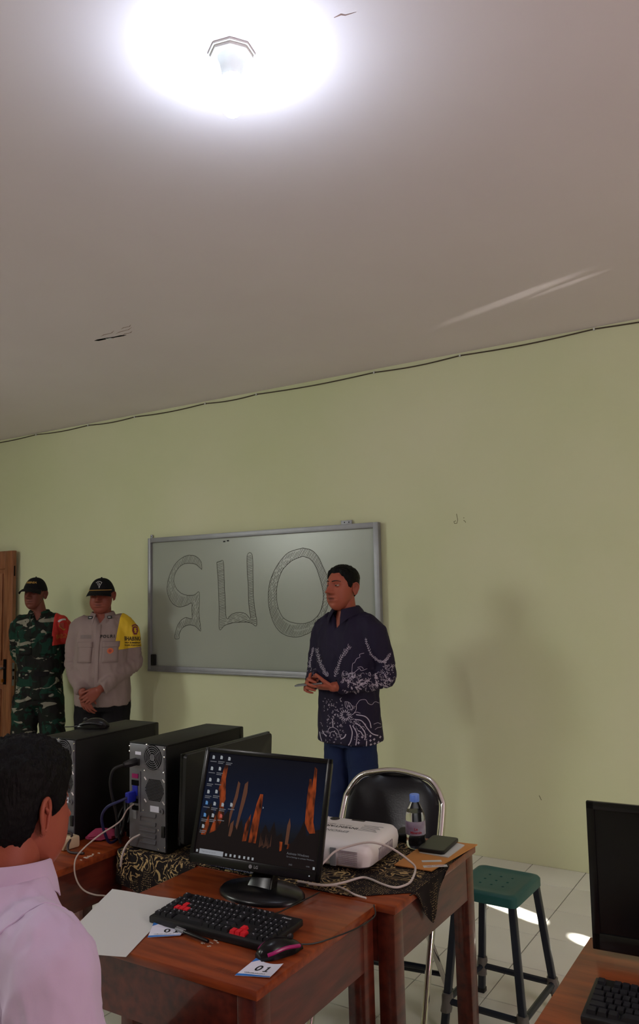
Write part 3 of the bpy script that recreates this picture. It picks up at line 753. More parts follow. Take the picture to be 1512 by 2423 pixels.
# screen: the wallpaper's sky runs from near black to deep blue
ms = mat('screen_image', (0.004, 0.004, 0.005, 1), 0.45, spec=0.08)
nt = ms.node_tree
tc = nt.nodes.new('ShaderNodeTexCoord'); sx_ = nt.nodes.new('ShaderNodeSeparateXYZ'); rp_ = nt.nodes.new('ShaderNodeValToRGB')
nt.links.new(tc.outputs['Generated'], sx_.inputs[0]); nt.links.new(sx_.outputs['Z'], rp_.inputs[0])
els = rp_.color_ramp.elements
els[0].position, els[0].color = 0.0, rgb(12, 8, 9)
els[1].position, els[1].color = 1.0, rgb(8, 10, 22)
for p_, c_ in ((0.17, rgb(16, 12, 14)), (0.30, rgb(28, 32, 40)), (0.42, rgb(18, 34, 62)), (0.7, rgb(10, 20, 44))):
    e = els.new(p_); e.color = c_
nt.links.new(rp_.outputs[0], nt.nodes['Principled BSDF'].inputs['Emission Color'])
nt.nodes['Principled BSDF'].inputs['Emission Strength'].default_value = 0.45
MWd, MHt = 0.403, 0.318
fr, sc = monitor_shell(t, MWd, MHt, Mlg, screen_mat=ms, bez=0.014, bottom=0.026)
SW, SH = MWd - 0.028, MHt - 0.040
def SP(u, v, y=0.0016):   # screen fraction (0..1 from the top left) to the monitor's plane
    return (-MWd / 2 + 0.014 + SW * u, y, MHt / 2 - 0.014 - SH * v)
def spoly(mb, pts, y):
    mb.add([SP(u, v, y) for u, v in pts], [tuple(range(len(pts)))], Mlg)
E_or = mat('rock_glow', (0.01, 0.005, 0.003, 1), 0.45, spec=0.08)
nt = E_or.node_tree
tc = nt.nodes.new('ShaderNodeTexCoord'); mp = nt.nodes.new('ShaderNodeMapping'); mp.inputs['Scale'].default_value = (70, 70, 14)
nn = nt.nodes.new('ShaderNodeTexNoise'); nn.inputs['Scale'].default_value = 1.0; rr_ = nt.nodes.new('ShaderNodeValToRGB')
nt.links.new(tc.outputs['Object'], mp.inputs[0]); nt.links.new(mp.outputs[0], nn.inputs['Vector']); nt.links.new(nn.outputs['Fac'], rr_.inputs[0])
rr_.color_ramp.elements[0].position, rr_.color_ramp.elements[0].color = 0.38, rgb(44, 20, 14)
rr_.color_ramp.elements[1].position, rr_.color_ramp.elements[1].color = 0.62, rgb(176, 76, 34)
nt.links.new(rr_.outputs[0], nt.nodes['Principled BSDF'].inputs['Emission Color'])
nt.nodes['Principled BSDF'].inputs['Emission Strength'].default_value = 0.5
E_dk = emis('rock_shadow', rgb(20, 13, 13), 0.8)
E_br = emis('rock_brown', rgb(96, 60, 44), 0.7)
E_ic = emis('icon_white', rgb(190, 195, 200), 0.5)
E_bar = emis('search_bar', rgb(150, 152, 158), 0.75)
E_b2 = emis('icon_blue', rgb(90, 140, 190), 0.7)
E_b3 = emis('icon_red', rgb(190, 90, 80), 0.7)
E_txt = emis('dim_text', rgb(110, 110, 115), 0.7)
mb = MB()
for pts in ([(0, 0.80), (0.03, 0.62), (0.08, 0.50), (0.12, 0.62), (0.16, 0.45), (0.2, 0.62), (0.24, 0.55), (0.27, 0.68), (0.33, 0.70), (0.36, 0.62), (0.40, 0.80), (0.47, 0.78), (0.5, 0.66), (0.53, 0.74), (0.56, 0.64),
             (0.60, 0.72), (0.63, 0.60), (0.66, 0.74), (0.70, 0.70), (0.74, 0.84), (0.80, 0.76), (0.84, 0.66), (0.87, 0.55), (0.9, 0.70), (0.95, 0.64), (1, 0.62), (1, 1), (0, 1)],):
    spoly(mb, pts, 0.0017)
obj('rock_silhouette', mb, E_dk, sc)
mb = MB()
spires = ([(0.125, 0.36), (0.14, 0.18), (0.155, 0.10), (0.18, 0.11), (0.175, 0.25), (0.185, 0.34), (0.20, 0.45), (0.16, 0.58), (0.15, 0.48)],
          [(0.10, 0.80), (0.13, 0.62), (0.165, 0.56), (0.185, 0.48), (0.205, 0.60), (0.18, 0.70), (0.155, 0.76)],
          [(0.03, 0.82), (0.05, 0.70), (0.075, 0.62), (0.09, 0.72), (0.07, 0.82)],
          [(0.44, 0.83), (0.445, 0.66), (0.465, 0.46), (0.485, 0.36), (0.51, 0.36), (0.512, 0.48), (0.505, 0.66), (0.50, 0.83)],
          [(0.385, 0.83), (0.395, 0.66), (0.43, 0.56), (0.432, 0.66), (0.42, 0.82)],
          [(0.875, 0.58), (0.868, 0.35), (0.872, 0.16), (0.89, 0.16), (0.90, 0.26), (0.905, 0.04), (0.925, 0.06), (0.935, 0.26), (0.935, 0.42), (0.94, 0.56), (0.965, 0.66), (0.92, 0.67), (0.90, 0.64)],
          [(0.70, 0.87), (0.69, 0.78), (0.715, 0.78), (0.715, 0.86)], [(0.755, 0.84), (0.76, 0.79), (0.78, 0.79), (0.775, 0.83)])
for pts in spires:
    mb = MB(); spoly(mb, pts, 0.0014)
    obj('rock_spire', mb, E_or, sc)
mb = MB()
for pts in ([(0.25, 0.58), (0.275, 0.40), (0.285, 0.26), (0.305, 0.28), (0.30, 0.42), (0.275, 0.56), (0.255, 0.72)], [(0.315, 0.70), (0.33, 0.50), (0.345, 0.28), (0.37, 0.25), (0.375, 0.36), (0.365, 0.46), (0.345, 0.60), (0.33, 0.73)],
            [(0.265, 0.80), (0.27, 0.68), (0.295, 0.64), (0.295, 0.74), (0.285, 0.80)], [(0.735, 0.80), (0.738, 0.62), (0.752, 0.55), (0.765, 0.62), (0.76, 0.80)]):
    spoly(mb, pts, 0.0013)
for k in range(9):
    u = 0.53 + 0.011 * k
    spoly(mb, [(u, 0.86 - 0.01 * (k % 3)), (u + 0.003, 0.72 + 0.03 * (k % 4)), (u + 0.006, 0.86 - 0.01 * (k % 3))], 0.0013)
tag(obj('brown_spires', mb, E_br, sc), kind='stuff')
icons = [(0.03, 0.03), (0.10, 0.025), (0.17, 0.03), (0.03, 0.145), (0.10, 0.14), (0.03, 0.26), (0.10, 0.255), (0.03, 0.38), (0.10, 0.37), (0.03, 0.49), (0.10, 0.49), (0.17, 0.49), (0.245, 0.48), (0.03, 0.61), (0.10, 0.605), (0.17, 0.60), (0.03, 0.72)]
for k, (u, v) in enumerate(icons):
    mb = MB()
    spoly(mb, [(u, v), (u, v + 0.036), (u + 0.021, v + 0.036), (u + 0.021, v + 0.010), (u + 0.014, v)], 0.0009)
    o = obj('desktop_icon', mb, (E_b2 if k in (9, 13) else E_b3 if k == 15 else E_ic), sc)
mb = MB()
for k, (u, v) in enumerate(icons):
    for j in range(2 if k % 3 else 1):
        spoly(mb, [(u - 0.014, v + 0.058 + 0.016 * j), (u - 0.014, v + 0.066 + 0.016 * j), (u + 0.042 - 0.01 * j, v + 0.066 + 0.016 * j), (u + 0.042 - 0.01 * j, v + 0.058 + 0.016 * j)], 0.0009)
tag(obj('icon_captions', mb, E_txt, sc), kind='stuff')
mb = MB(); spoly(mb, [(0.04, 0.952), (0.04, 0.998), (0.245, 0.998), (0.245, 0.952)], 0.0009)
obj('search_bar', mb, E_bar, sc)
mb = MB()
for u in (0.012, 0.262, 0.30, 0.335, 0.375, 0.415, 0.45, 0.485, 0.975):
    spoly(mb, [(u, 0.963), (u, 0.988), (u + 0.016, 0.988), (u + 0.016, 0.963)], 0.0009)
obj('taskbar_icons', mb, E_ic, sc)
mb = MB()
TF = lambda u, v: Mlg @ frame_matrix(SP(u, v, 0.0008), (1, 0, 0), (0, 0, 1))
text_into(mb, 'Activate Windows', 0.0088, TF(0.76, 0.875), align='LEFT')
text_into(mb, 'Go to Settings to activate Windows.', 0.0056, TF(0.76, 0.905), align='LEFT')
text_into(mb, 'IND', 0.006, TF(0.80, 0.975)); text_into(mb, '10:06', 0.005, TF(0.935, 0.968)); text_into(mb, 'Type here to search', 0.0055, TF(0.06, 0.975), align='LEFT')
obj('screen_text', mb, E_txt, sc)
mb = MB(); spoly(mb, [(0.522, 0.475), (0.522, 0.497), (0.530, 0.489)], 0.0008)
obj('pointer', mb, E_ic, sc)
mb = MB()
LGM = Mlg @ frame_matrix((0.004, -0.0024, -MHt / 2 + 0.013), (1, 0, 0), (0, 0, 1))
text_into(mb, 'LG', 0.011, LGM @ Matrix.Translation((0.008, 0, 0)), bold=0.0003)
mb.lathe([(0.0052, 0), (0.0052, 0.0004)], 18, LGM @ Matrix.Translation((-0.009, 0, 0)))
obj('logo', mb, M_grey, t)
mb = MB(); mb.box((0.172, -0.003, -MHt / 2 + 0.013), (0.003, 0.002, 0.003), Mlg)
obj('power_light', mb, E_ic, t)
stand(t, (-1.378, 1.858), (0.132, 0.088), (-1.382, 1.922, 0.875), 0.056)

# second monitor, seen from behind, between tower and lit monitor
t = thing('rear_facing_monitor', 'dark monitor seen from behind, between the tower and the lit monitor', 'monitor', (0, 0, 0))
M2 = Matrix.Translation((-1.775, 2.20, 0.934)) @ Matrix.Rotation(math.radians(-91), 4, 'Z') @ Matrix.Rotation(math.radians(-3), 4, 'X')
monitor_shell(t, 0.462, 0.285, M2, depth=0.022)
stand(t, (-1.735, 2.20), (0.085, 0.11), (-1.738, 2.20, 0.90), 0.02, dz=0.757)

# third dark monitor behind the rearmost tower (top edge only)
t = thing('dark_monitor', 'dark monitor behind the rearmost tower, only its top edge showing', 'monitor', (0, 0, 0))
M3 = Matrix.Translation((-2.53, 2.17, 0.915)) @ Matrix.Rotation(math.radians(-88), 4, 'Z')
monitor_shell(t, 0.40, 0.285, M3, depth=0.02)
stand(t, (-2.50, 2.17), (0.075, 0.10), (-2.495, 2.17, 0.86), 0.02)

# right monitor, black and off
t = thing('right_monitor', 'black switched-off monitor cropped by the right edge, over the orange desk', 'monitor', (0, 0, 0))
M4 = Matrix.Translation((-0.285, 1.945, 0.922)) @ Matrix.Rotation(math.radians(4), 4, 'Z') @ Matrix.Rotation(math.radians(-2), 4, 'X')
monitor_shell(t, 0.43, 0.322, M4, bez=0.018, bottom=0.036)
stand(t, (-0.27, 1.90), (0.11, 0.085), (-0.28, 1.985, 0.86), 0.05)

# keyboards --------------------------------------------------------------------
key_me = {}
def key_mesh(w, d, m):
    k = (round(w, 4), round(d, 4), m.name)
    if k not in key_me:
        key_me[k] = MB().box((0, 0, 0.004), (w, d, 0.008), top=0.80).mesh('key')
        key_me[k].materials.append(m)
    return key_me[k]

def keyboard(name, label, loc, rz, reds=(), W_=0.372, D_=0.152, legends=True):
    t = thing(name, label, 'keyboard', loc, rz)
    tilt_ = math.radians(3.5)
    T = Matrix.Rotation(tilt_, 4, 'X')
    obj('case', MB().box((0, 0, 0.010), (W_, D_, 0.018), T), M_black, t, bevel=0.004)
    obj('foot', MB().box((0, D_ / 2 - 0.02, 0.001), (W_ * 0.8, 0.012, 0.009)), M_black, t)
    p = (W_ - 0.016) / 22.6
    pd = (D_ - 0.022) / 6.4
    rows = [
        [(0, 1), (2, 1), (3, 1), (4, 1), (5, 1), (6.5, 1), (7.5, 1), (8.5, 1), (9.5, 1), (11, 1), (12, 1), (13, 1), (14, 1), (15.3, 1), (16.3, 1), (17.3, 1)],
        [(i, 1) for i in range(13)] + [(13, 2), (15.3, 1), (16.3, 1), (17.3, 1), (18.6, 1), (19.6, 1), (20.6, 1), (21.6, 1)],
        [(0, 1.5)] + [(1.5 + i, 1) for i in range(12)] + [(13.5, 1.5), (15.3, 1), (16.3, 1), (17.3, 1), (18.6, 1), (19.6, 1), (20.6, 1), (21.6, 1)],
        [(0, 1.75)] + [(1.75 + i, 1) for i in range(11)] + [(12.75, 2.25), (18.6, 1), (19.6, 1), (20.6, 1), (21.6, 1)],
        [(0, 2.25)] + [(2.25 + i, 1) for i in range(10)] + [(12.25, 2.75), (16.3, 1), (18.6, 1), (19.6, 1), (20.6, 1), (21.6, 1)],
        [(0, 1.25), (1.25, 1.25), (2.5, 1.25), (3.75, 6.25), (10, 1.25), (11.25, 1.25), (12.5, 1.25), (13.75, 1.25), (15.3, 1), (16.3, 1), (17.3, 1), (18.6, 2), (20.6, 1), (21.6, 1)]]
    redset = {(2, 2), (3, 1), (3, 2), (3, 3), (4, 12), (5, 8), (5, 9), (5, 10)} if reds else set()
    lg = MB()
    for r, row in enumerate(rows):
        y = D_ / 2 - 0.012 - pd * (r + 0.5 + (0.35 if r else 0))
        for c, (u, w) in enumerate(row):
            m = M_red if (r, c) in redset else M_keycap
            o = bpy.data.objects.new('key', key_mesh(w * p - 0.0014, pd - 0.0014, m))
            COL.objects.link(o); o.parent = t
            x = -W_ / 2 + 0.008 + (u + w / 2) * p
            v = T @ Vector((x, y, 0.0185))
            o.location = v
            o.rotation_euler = (tilt_, 0, 0)
            if legends and (r, c) not in redset:
                s = 0.0019 + 0.0014 * random.random()
                lg.box((x - 0.002, y + 0.001, 0.0271), (s * 1.3, s, 0.0006), T)
                if random.random() < 0.5:
                    lg.box((x + 0.002, y - 0.003, 0.0271), (0.0022, 0.0009, 0.0006), T)
    if legends:
        tag(obj('key_legends', lg, M_keyprint, t), kind='stuff')
    obj('cord', MB().tube(smooth_path([(0.07, D_ / 2 - 0.004, 0.012), (0.078, D_ / 2 + 0.04, 0.0035), (0.09, 0.20, 0.003), (0.10, 0.29, 0.003)], 6), 0.0018, 6), M_black, t, smooth=True)
    return t, T

M_keycap = mat('black_keycap', rgb(24, 25, 30), 0.5, spec=0.35)
M_keyprint = mat('key_print', rgb(150, 152, 160), 0.6)
kb, T = keyboard('keyboard', 'black keyboard with two clusters of red keys on the front desk', (-1.33, 1.638, 0.7540), math.radians(0.5), reds=True)
text_into(mb := MB(), 'rexus', 0.012, T @ frame_matrix((0.148, 0.060, 0.0195), (1, 0, 0), (0, 1, 0)), bold=0.0002)
obj('logo', mb, M_keyprint, kb)
keyboard('keyboard', 'black keyboard cropped at the bottom right, below the switched-off monitor', (-0.265, 1.690, 0.7540), math.radians(2), legends=False)
# ------------------------------------------------------------------ papers on the front desk
def sheet(name, label, cat, corners, z0, m, wave=0.003, n=12, th=0.0006, seed=1):
    """thin sheet over four corners (near-left, near-right, far-right, far-left), slightly wavy"""
    A, B, C_, D_ = [Vector((c[0], c[1], 0)) for c in corners]
    rings = []
    for i in range(n + 1):
        u = i / n
        lo, hi = [], []
        for j in range(n + 1):
            v = j / n
            q = A.lerp(B, u).lerp(D_.lerp(C_, u), v)
            e = max(abs(u - 0.5), abs(v - 0.5)) * 2
            z = z0 + wave * (0.4 + 0.6 * noise.noise(Vector((q.x * 9 + seed, q.y * 9, seed)))) * e ** 3
            lo.append((q.x, q.y, max(z, z0))); hi.append((q.x, q.y, max(z, z0) + th))
        rings.append(lo + hi[::-1])
    return obj(name, MB().loft(rings), m, smooth=True, angle=50)

o = sheet('paper_sheet', '', '', [(-1.600, 1.320), (-1.424, 1.392), (-1.548, 1.714), (-1.775, 1.682)], 0.7503, M_paper, 0.002, seed=4)
tag(o, 'large blank white sheet hanging over the left edge of the front desk', 'paper')

def number_card(label, corners, z0, tx, seed):
    A, B, C_, D_ = [Vector((c[0], c[1], 0)) for c in corners]
    o = thing('number_card', label, 'card')
    n = 8
    def pt(u, v, dz=0.0):
        q = A.lerp(B, u).lerp(D_.lerp(C_, u), v)
        q.z = z0 + dz + 0.006 * (2 * u - 1) ** 2 * v + 0.003 * (1 - v) ** 2 * u
        return q
    rings = [[pt(i / n, j / n) for j in range(n + 1)] + [pt(i / n, j / n, 0.0005) for j in range(n, -1, -1)] for i in range(n + 1)]
    obj('card', MB().loft(rings), M_card, o, smooth=True, angle=50)
    mb = MB()
    for i in range(n):
        mb.add([pt(i / n, 0.0, 0.0008), pt((i + 1) / n, 0.0, 0.0008), pt((i + 1) / n, 0.14 - 0.10 * abs((i + 1) / n - 0.3), 0.0008), pt(i / n, 0.14 - 0.10 * abs(i / n - 0.3), 0.0008)], [(0, 1, 2, 3)])
    mb.add([pt(0, 0.75, 0.0008), pt(0.14, 1, 0.0008), pt(0, 1, 0.0008)], [(0, 1, 2)])
    obj('blue_print', mb, M_blue, o)
    v, f = text_mesh('0', 0.50, bold=0.010)
    mb = MB()
    mb.add([pt(tx - 0.13 + p.x * 0.78, 0.56 + p.y, 0.0011) for p in v], f)
    one = [(-0.09, -0.185), (0.10, -0.185), (0.10, -0.135), (0.035, -0.135), (0.035, 0.185), (-0.02, 0.185), (-0.09, 0.135), (-0.09, 0.085), (-0.03, 0.115), (-0.03, -0.135), (-0.09, -0.135)]
    for q in ((0, 1, 2, 3, 9, 10), (3, 4, 5, 8, 9), (5, 6, 7, 8)):
        mb.add([pt(tx + 0.15 + one[i][0] * 0.78, 0.56 + one[i][1], 0.0011) for i in q], [tuple(range(len(q)))])
    obj('number', mb, M_ink, o)
    mb = MB()
    for k in range(14):
        mb.add([pt(0.15 + 0.045 * k, 0.20, 0.0011), pt(0.18 + 0.045 * k, 0.20, 0.0011), pt(0.18 + 0.045 * k, 0.225 + 0.02 * (k % 3), 0.0011), pt(0.15 + 0.045 * k, 0.225, 0.0011)], [(0, 1, 2, 3)])
    obj('small_print', mb, M_ink, o)
    return o

number_card('white 01 number card with blue edge at the front right corner of the front desk', [(-1.147, 1.444), (-1.071, 1.468), (-1.078, 1.531), (-1.147, 1.522)], 0.7505, 0.52, 1)
number_card('white 01 number card tucked under the pen before the keyboard', [(-1.455, 1.494), (-1.388, 1.536), (-1.405, 1.580), (-1.494, 1.556)], 0.7505, 0.62, 2)

pen = thing('pen', 'dark pen with clear grip lying across a number card', 'pen', (-1.385, 1.548, 0.7585), math.radians(-9))
X90 = Matrix.Rotation(math.pi / 2, 4, 'Y')
obj('barrel', MB().lathe([(0.0042, 0.0), (0.0046, 0.004), (0.0046, 0.085), (0.0038, 0.088)], 14, X90), M_gloss, pen, smooth=True)
obj('cap', MB().lathe([(0.0020, -0.034), (0.0045, -0.026), (0.0050, 0.0)], 14, X90), M_grey, pen, smooth=True)
obj('clip', MB().box((-0.012, 0, 0.0056), (0.034, 0.003, 0.0012)), M_alu, pen)
M_dust = mat('paper_scraps', rgb(190, 180, 165), 0.8)
for lbl, cx, cy, z, n, rr in (('tiny white scraps scattered by the pen on the front desk', -1.30, 1.545, 0.7503, 12, 0.022),
                              ('white scraps of paper on the near edge of the left desk', -2.062, 1.86, 0.7503, 9, 0.05)):
    mb = MB()
    for k in range(n):
        a = random.uniform(0, 6.28); r = rr * random.random()
        x, y = cx + r * math.cos(a) * (1 if n > 9 else 0.25), cy + r * math.sin(a)
        s = random.uniform(0.001, 0.003) * (1 if n > 9 else 2.4)
        b = random.uniform(0, 3)
        mb.box((x, y, z + 0.0006), (s * 2.2, s, 0.0012), None)
    tag(obj('paper_scraps', mb, M_dust), lbl, 'scraps', kind='stuff')
# carved scratch on the desk front part
fd = bpy.data.objects['front_desk']
M_scr = mat('scratch', rgb(60, 26, 14), 0.7)
mb = MB()
for k in range(6):
    x = -0.03 + 0.009 * k
    ribbon(mb, [(x, 0), (x + 0.004, 0.010), (x + 0.010, 0.017), (x + 0.006, 0.004)], 0.0009)
obj('scratch', mb, M_scr, fd, loc=(0.20, -0.235, 0.7503))

# ------------------------------------------------------------------ batik cloth with gold curls
def batik(name, base, ink, scale, dots=True, thr=0.0):
    m = mat(name, base, 0.8, spec=0.2)
    nt = m.node_tree
    N, Lk = nt.nodes, nt.links
    tc = N.new('ShaderNodeTexCoord')
    nz = N.new('ShaderNodeTexNoise'); nz.inputs['Scale'].default_value = scale * 0.5; nz.inputs['Detail'].default_value = 1.5
    mix = N.new('ShaderNodeMixRGB'); mix.inputs[0].default_value = 0.16
    Lk.new(tc.outputs['Object'], nz.inputs['Vector']); Lk.new(tc.outputs['Object'], mix.inputs[1]); Lk.new(nz.outputs['Color'], mix.inputs[2])
    wv = N.new('ShaderNodeTexWave'); wv.wave_type = 'RINGS'; wv.rings_direction = 'SPHERICAL'
    wv.inputs['Scale'].default_value = scale * 0.8; wv.inputs['Distortion'].default_value = 9; wv.inputs['Detail'].default_value = 2; wv.inputs['Detail Scale'].default_value = 2.2
    Lk.new(mix.outputs[0], wv.inputs['Vector'])
    r1 = N.new('ShaderNodeValToRGB'); r1.color_ramp.elements[0].position = 0.80; r1.color_ramp.elements[1].position = 0.90
    Lk.new(wv.outputs['Fac'], r1.inputs[0])
    pz = N.new('ShaderNodeTexNoise'); pz.inputs['Scale'].default_value = scale * 0.28; pz.inputs['Detail'].default_value = 0
    Lk.new(tc.outputs['Object'], pz.inputs['Vector'])
    r2 = N.new('ShaderNodeValToRGB'); r2.color_ramp.elements[0].position = 0.50 + thr; r2.color_ramp.elements[1].position = 0.54 + thr
    Lk.new(pz.outputs['Fac'], r2.inputs[0])
    mu = N.new('ShaderNodeMath'); mu.operation = 'MULTIPLY'
    Lk.new(r1.outputs[0], mu.inputs[0]); Lk.new(r2.outputs[0], mu.inputs[1])
    src = mu.outputs[0]
    if dots:
        vo = N.new('ShaderNodeTexVoronoi'); vo.inputs['Scale'].default_value = 150; vo.inputs['Randomness'].default_value = 0.35
        Lk.new(tc.outputs['Object'], vo.inputs['Vector'])
        r3 = N.new('ShaderNodeValToRGB'); r3.color_ramp.elements[0].position = 0.20; r3.color_ramp.elements[0].color = (0.8, 0.8, 0.8, 1); r3.color_ramp.elements[1].position = 0.28; r3.color_ramp.elements[1].color = (0, 0, 0, 1)
        Lk.new(vo.outputs['Distance'], r3.inputs[0])
        iv = N.new('ShaderNodeMath'); iv.operation = 'SUBTRACT'; iv.inputs[0].default_value = 1.0
        Lk.new(r2.outputs[0], iv.inputs[1])
        m2 = N.new('ShaderNodeMath'); m2.operation = 'MULTIPLY'
        Lk.new(r3.outputs[0], m2.inputs[0]); Lk.new(iv.outputs[0], m2.inputs[1])
        mx = N.new('ShaderNodeMath'); mx.operation = 'MAXIMUM'
        Lk.new(src, mx.inputs[0]); Lk.new(m2.outputs[0], mx.inputs[1]); src = mx.outputs[0]
    cm = N.new('ShaderNodeMixRGB'); cm.inputs[1].default_value = base; cm.inputs[2].default_value = ink
    Lk.new(src, cm.inputs[0]); Lk.new(cm.outputs[0], nt.nodes['Principled BSDF'].inputs['Base Color'])
    return m

M_batik = batik('gold_batik', rgb(26, 20, 22), rgb(176, 150, 104), 26)
M_bluebatik = batik('blue_batik', rgb(34, 50, 84), rgb(190, 190, 190), 40, dots=False, thr=0.02)

def cloth_surface(name, outline_fn, nu, nv, m, th=0.0015, parent=None):
    top = [[Vector(outline_fn(i / nu, j / nv)) for j in range(nv + 1)] for i in range(nu + 1)]
    nrm = lambda i, j: ((top[min(i + 1, nu)][j] - top[max(i - 1, 0)][j]).cross(top[i][min(j + 1, nv)] - top[i][max(j - 1, 0)])).normalized()
    rings = []
    for i in range(nu + 1):
        rings.append([top[i][j] for j in range(nv + 1)] + [top[i][j] + nrm(i, j) * th for j in range(nv, -1, -1)])
    return obj(name, MB().loft(rings), m, parent, smooth=True, angle=60)

def cl_main(u, v):
    # over the whole rear desk: across (u) x, along (v) y; hangs over the near edge at the left and over the right edge as a triangle
    x = -2.03 + (1.018) * u
    near = 1.952 + max(0.0, x + 1.15) / 0.137 * 0.108
    y = near + (2.502 - near) * v
    z = 0.7512 + 0.0022 * max(0, noise.noise(Vector((x * 11, y * 11, 2.0)))) + 0.002 * max(0, noise.noise(Vector((x * 30, y * 26, 5.0))))
    return (x, y, z)
cloth = thing('batik_cloth', 'black and gold batik cloth spread over the rear desk and hanging from its edges', 'cloth')
cloth_surface('spread', cl_main, 60, 34, M_batik, parent=cloth)
def cl_left(u, v):
    x = -2.03 + 0.335 * u
    d = (0.155 - 0.05 * abs(u - 0.55) * 2) * v
    return (x, 1.948 - 0.004 * min(1, v * 8) - 0.006 * math.sin(u * 17 + 1) * v, 0.7535 - d)
cloth_surface('near_fall', cl_left, 30, 12, M_batik, parent=cloth)
def cl_right(u, v):
    y = 2.035 + 0.27 * u
    tip = 0.115 * max(0.0, 1 - abs(y - 2.168) / 0.125) ** 0.9 + 0.004
    return (-1.0115 + 0.004 * min(1, v * 8) + 0.004 * math.sin(u * 14) * v, y + (2.172 - y) * 0.2 * v, 0.7535 - tip * v)
cloth_surface('right_fall', cl_right, 30, 12, M_batik, parent=cloth)
def cl_blue(u, v):
    x = -1.66 + 0.24 * u
    return (x, 1.955 + 0.11 * v, 0.757 + 0.003 * abs(noise.noise(Vector((x * 14, v * 4, 9)))) + 0.010 * v)
tag(cloth_surface('blue_cloth', cl_blue, 24, 10, M_bluebatik), 'folded navy batik cloth with white motifs behind the lit monitor', 'cloth')

# ------------------------------------------------------------------ projector
pj = thing('projector', 'white projector with a stuck inventory label, standing on the batik cloth', 'projector', (-1.372, 2.226, 0.757), math.radians(4.5))
PW, PD, PH = 0.37, 0.265, 0.082
mb = MB()
rings = []
for z, ins in ((0.008, 0.016), (0.016, 0.004), (0.045, 0.0), (0.064, 0.003), (0.075, 0.012), (0.080, 0.026), (0.082, 0.045)):
    rings.append([(x, y, z) for x, y in rounded_rect(PW - 2 * ins, PD - 2 * ins, 0.036 - min(ins, 0.02) * 0.5, 6)])
obj('housing', mb.loft(rings), M_white, pj, smooth=True, angle=50)
for s in (-1, 1):
    for q in (-1, 1):
        obj('foot', MB().lathe([(0.010, -0.002), (0.012, 0.0), (0.012, 0.012)], 12), M_black, pj, loc=(s * (PW / 2 - 0.05), q * (PD / 2 - 0.05), 0))
obj('grey_band', MB().box((PW / 2 - 0.115, -PD / 2 + 0.0008, 0.038), (0.020, 0.006, 0.052)), M_grey, pj, bevel=0.002)
mb = MB()
for k in range(9):
    mb.box((PW / 2 - 0.066, -PD / 2 + 0.0002, 0.020 + 0.0048 * k), (0.062, 0.003, 0.0018))
M_vent = mat('vent_grey', rgb(150, 140, 146), 0.6)
obj('speaker_grille', mb, M_vent, pj)
mb = MB()
for k in range(10):
    mb.box((PW / 2 - 0.0002, -0.05 + 0.011 * k, 0.036), (0.003, 0.004, 0.034))
obj('side_vent', mb, M_vent, pj)
lens = obj('lens_ring', MB().lathe([(0.020, -0.012), (0.030, -0.012), (0.032, 0.0), (0.030, 0.006)], 28, Matrix.Translation((-0.09, PD / 2 - 0.002, 0.044)) @ Matrix.Rotation(-math.pi / 2, 4, 'X')), M_grey, pj, smooth=True)
obj('lens', MB().lathe([(0.022, -0.004), (0.016, 0.002), (0.004, 0.005)], 24, Matrix.Translation((-0.09, PD / 2, 0.044)) @ Matrix.Rotation(-math.pi / 2, 4, 'X')), M_gloss, lens, smooth=True)
U = lambda x, y: frame_matrix((x, y, 0.0824), (-1, 0, 0), (0, -1, 0))     # lettering faces the far side of the table
ink = MB()
text_into(ink, 'EPSON', 0.026, U(0.035, -0.030), bold=0.0004)
obj('maker_lettering', ink, M_grey, pj)
M_stick = mat('label_paper', rgb(222, 218, 216), 0.6)
st = obj('inventory_label', MB().box((-0.015, 0.030, 0.0822), (0.21, 0.074, 0.0006)), M_stick, pj)
ink = MB()
text_into(ink, 'INVENTARIS SMK', 0.023, frame_matrix((0.0, 0.010, 0.0828), (-1, 0, 0), (0, -1, 0)), bold=0.0006)
text_into(ink, 'NO. INV : 2022/01/008', 0.012, frame_matrix((0.0, 0.030, 0.0828), (-1, 0, 0), (0, -1, 0)))
ink.box((-0.07, 0.052, 0.0826), (0.05, 0.006, 0.0004))
obj('label_print', ink, M_ink, st)
mb = MB()
for k in range(7):
    mb.box((0.118, 0.000 + 0.009 * k, 0.0822), (0.075 - 0.012 * (k % 3), 0.0022, 0.0004))
obj('printed_table', mb, M_grey, pj)
obj('control_button', MB().lathe([(0.016, 0.0), (0.016, 0.0015), (0.012, 0.002)], 20, Matrix.Translation((-0.03, 0.085, 0.0818))), M_black, pj, smooth=True)
obj('indicator_window', MB().box((0.05, 0.095, 0.0805), (0.045, 0.012, 0.004)), M_black, pj)
lead = [(-1.300, 1.985, 0.775), (-1.279, 2.02, 0.799), (-1.258, 2.055, 0.826), (-1.227, 2.084, 0.838), (-1.181, 2.112, 0.848), (-1.143, 2.128, 0.844), (-1.103, 2.135, 0.831), (-1.069, 2.15, 0.805), (-1.056, 2.17, 0.778), (-1.046, 2.118, 0.759), (-1.051, 2.071, 0.759), (-1.068, 2.053, 0.759),
        (-1.108, 2.060, 0.759), (-1.149, 2.077, 0.759), (-1.178, 2.082, 0.759), (-1.192, 2.063, 0.759), (-1.207, 2.024, 0.759), (-1.229, 1.99, 0.759), (-1.262, 1.972, 0.759), (-1.33, 1.966, 0.759)]
tag(obj('white_cable', MB().tube(smooth_path(lead, 6), 0.0032, 8), M_whitecable, smooth=True), 'white cable looping over the projector and along the batik cloth', 'cable')
lead = [(-1.290, 1.962, 0.759), (-1.248, 1.968, 0.7605), (-1.217, 1.982, 0.7605), (-1.179, 1.973, 0.7605), (-1.136, 1.955, 0.7590), (-1.10, 1.953, 0.757)]
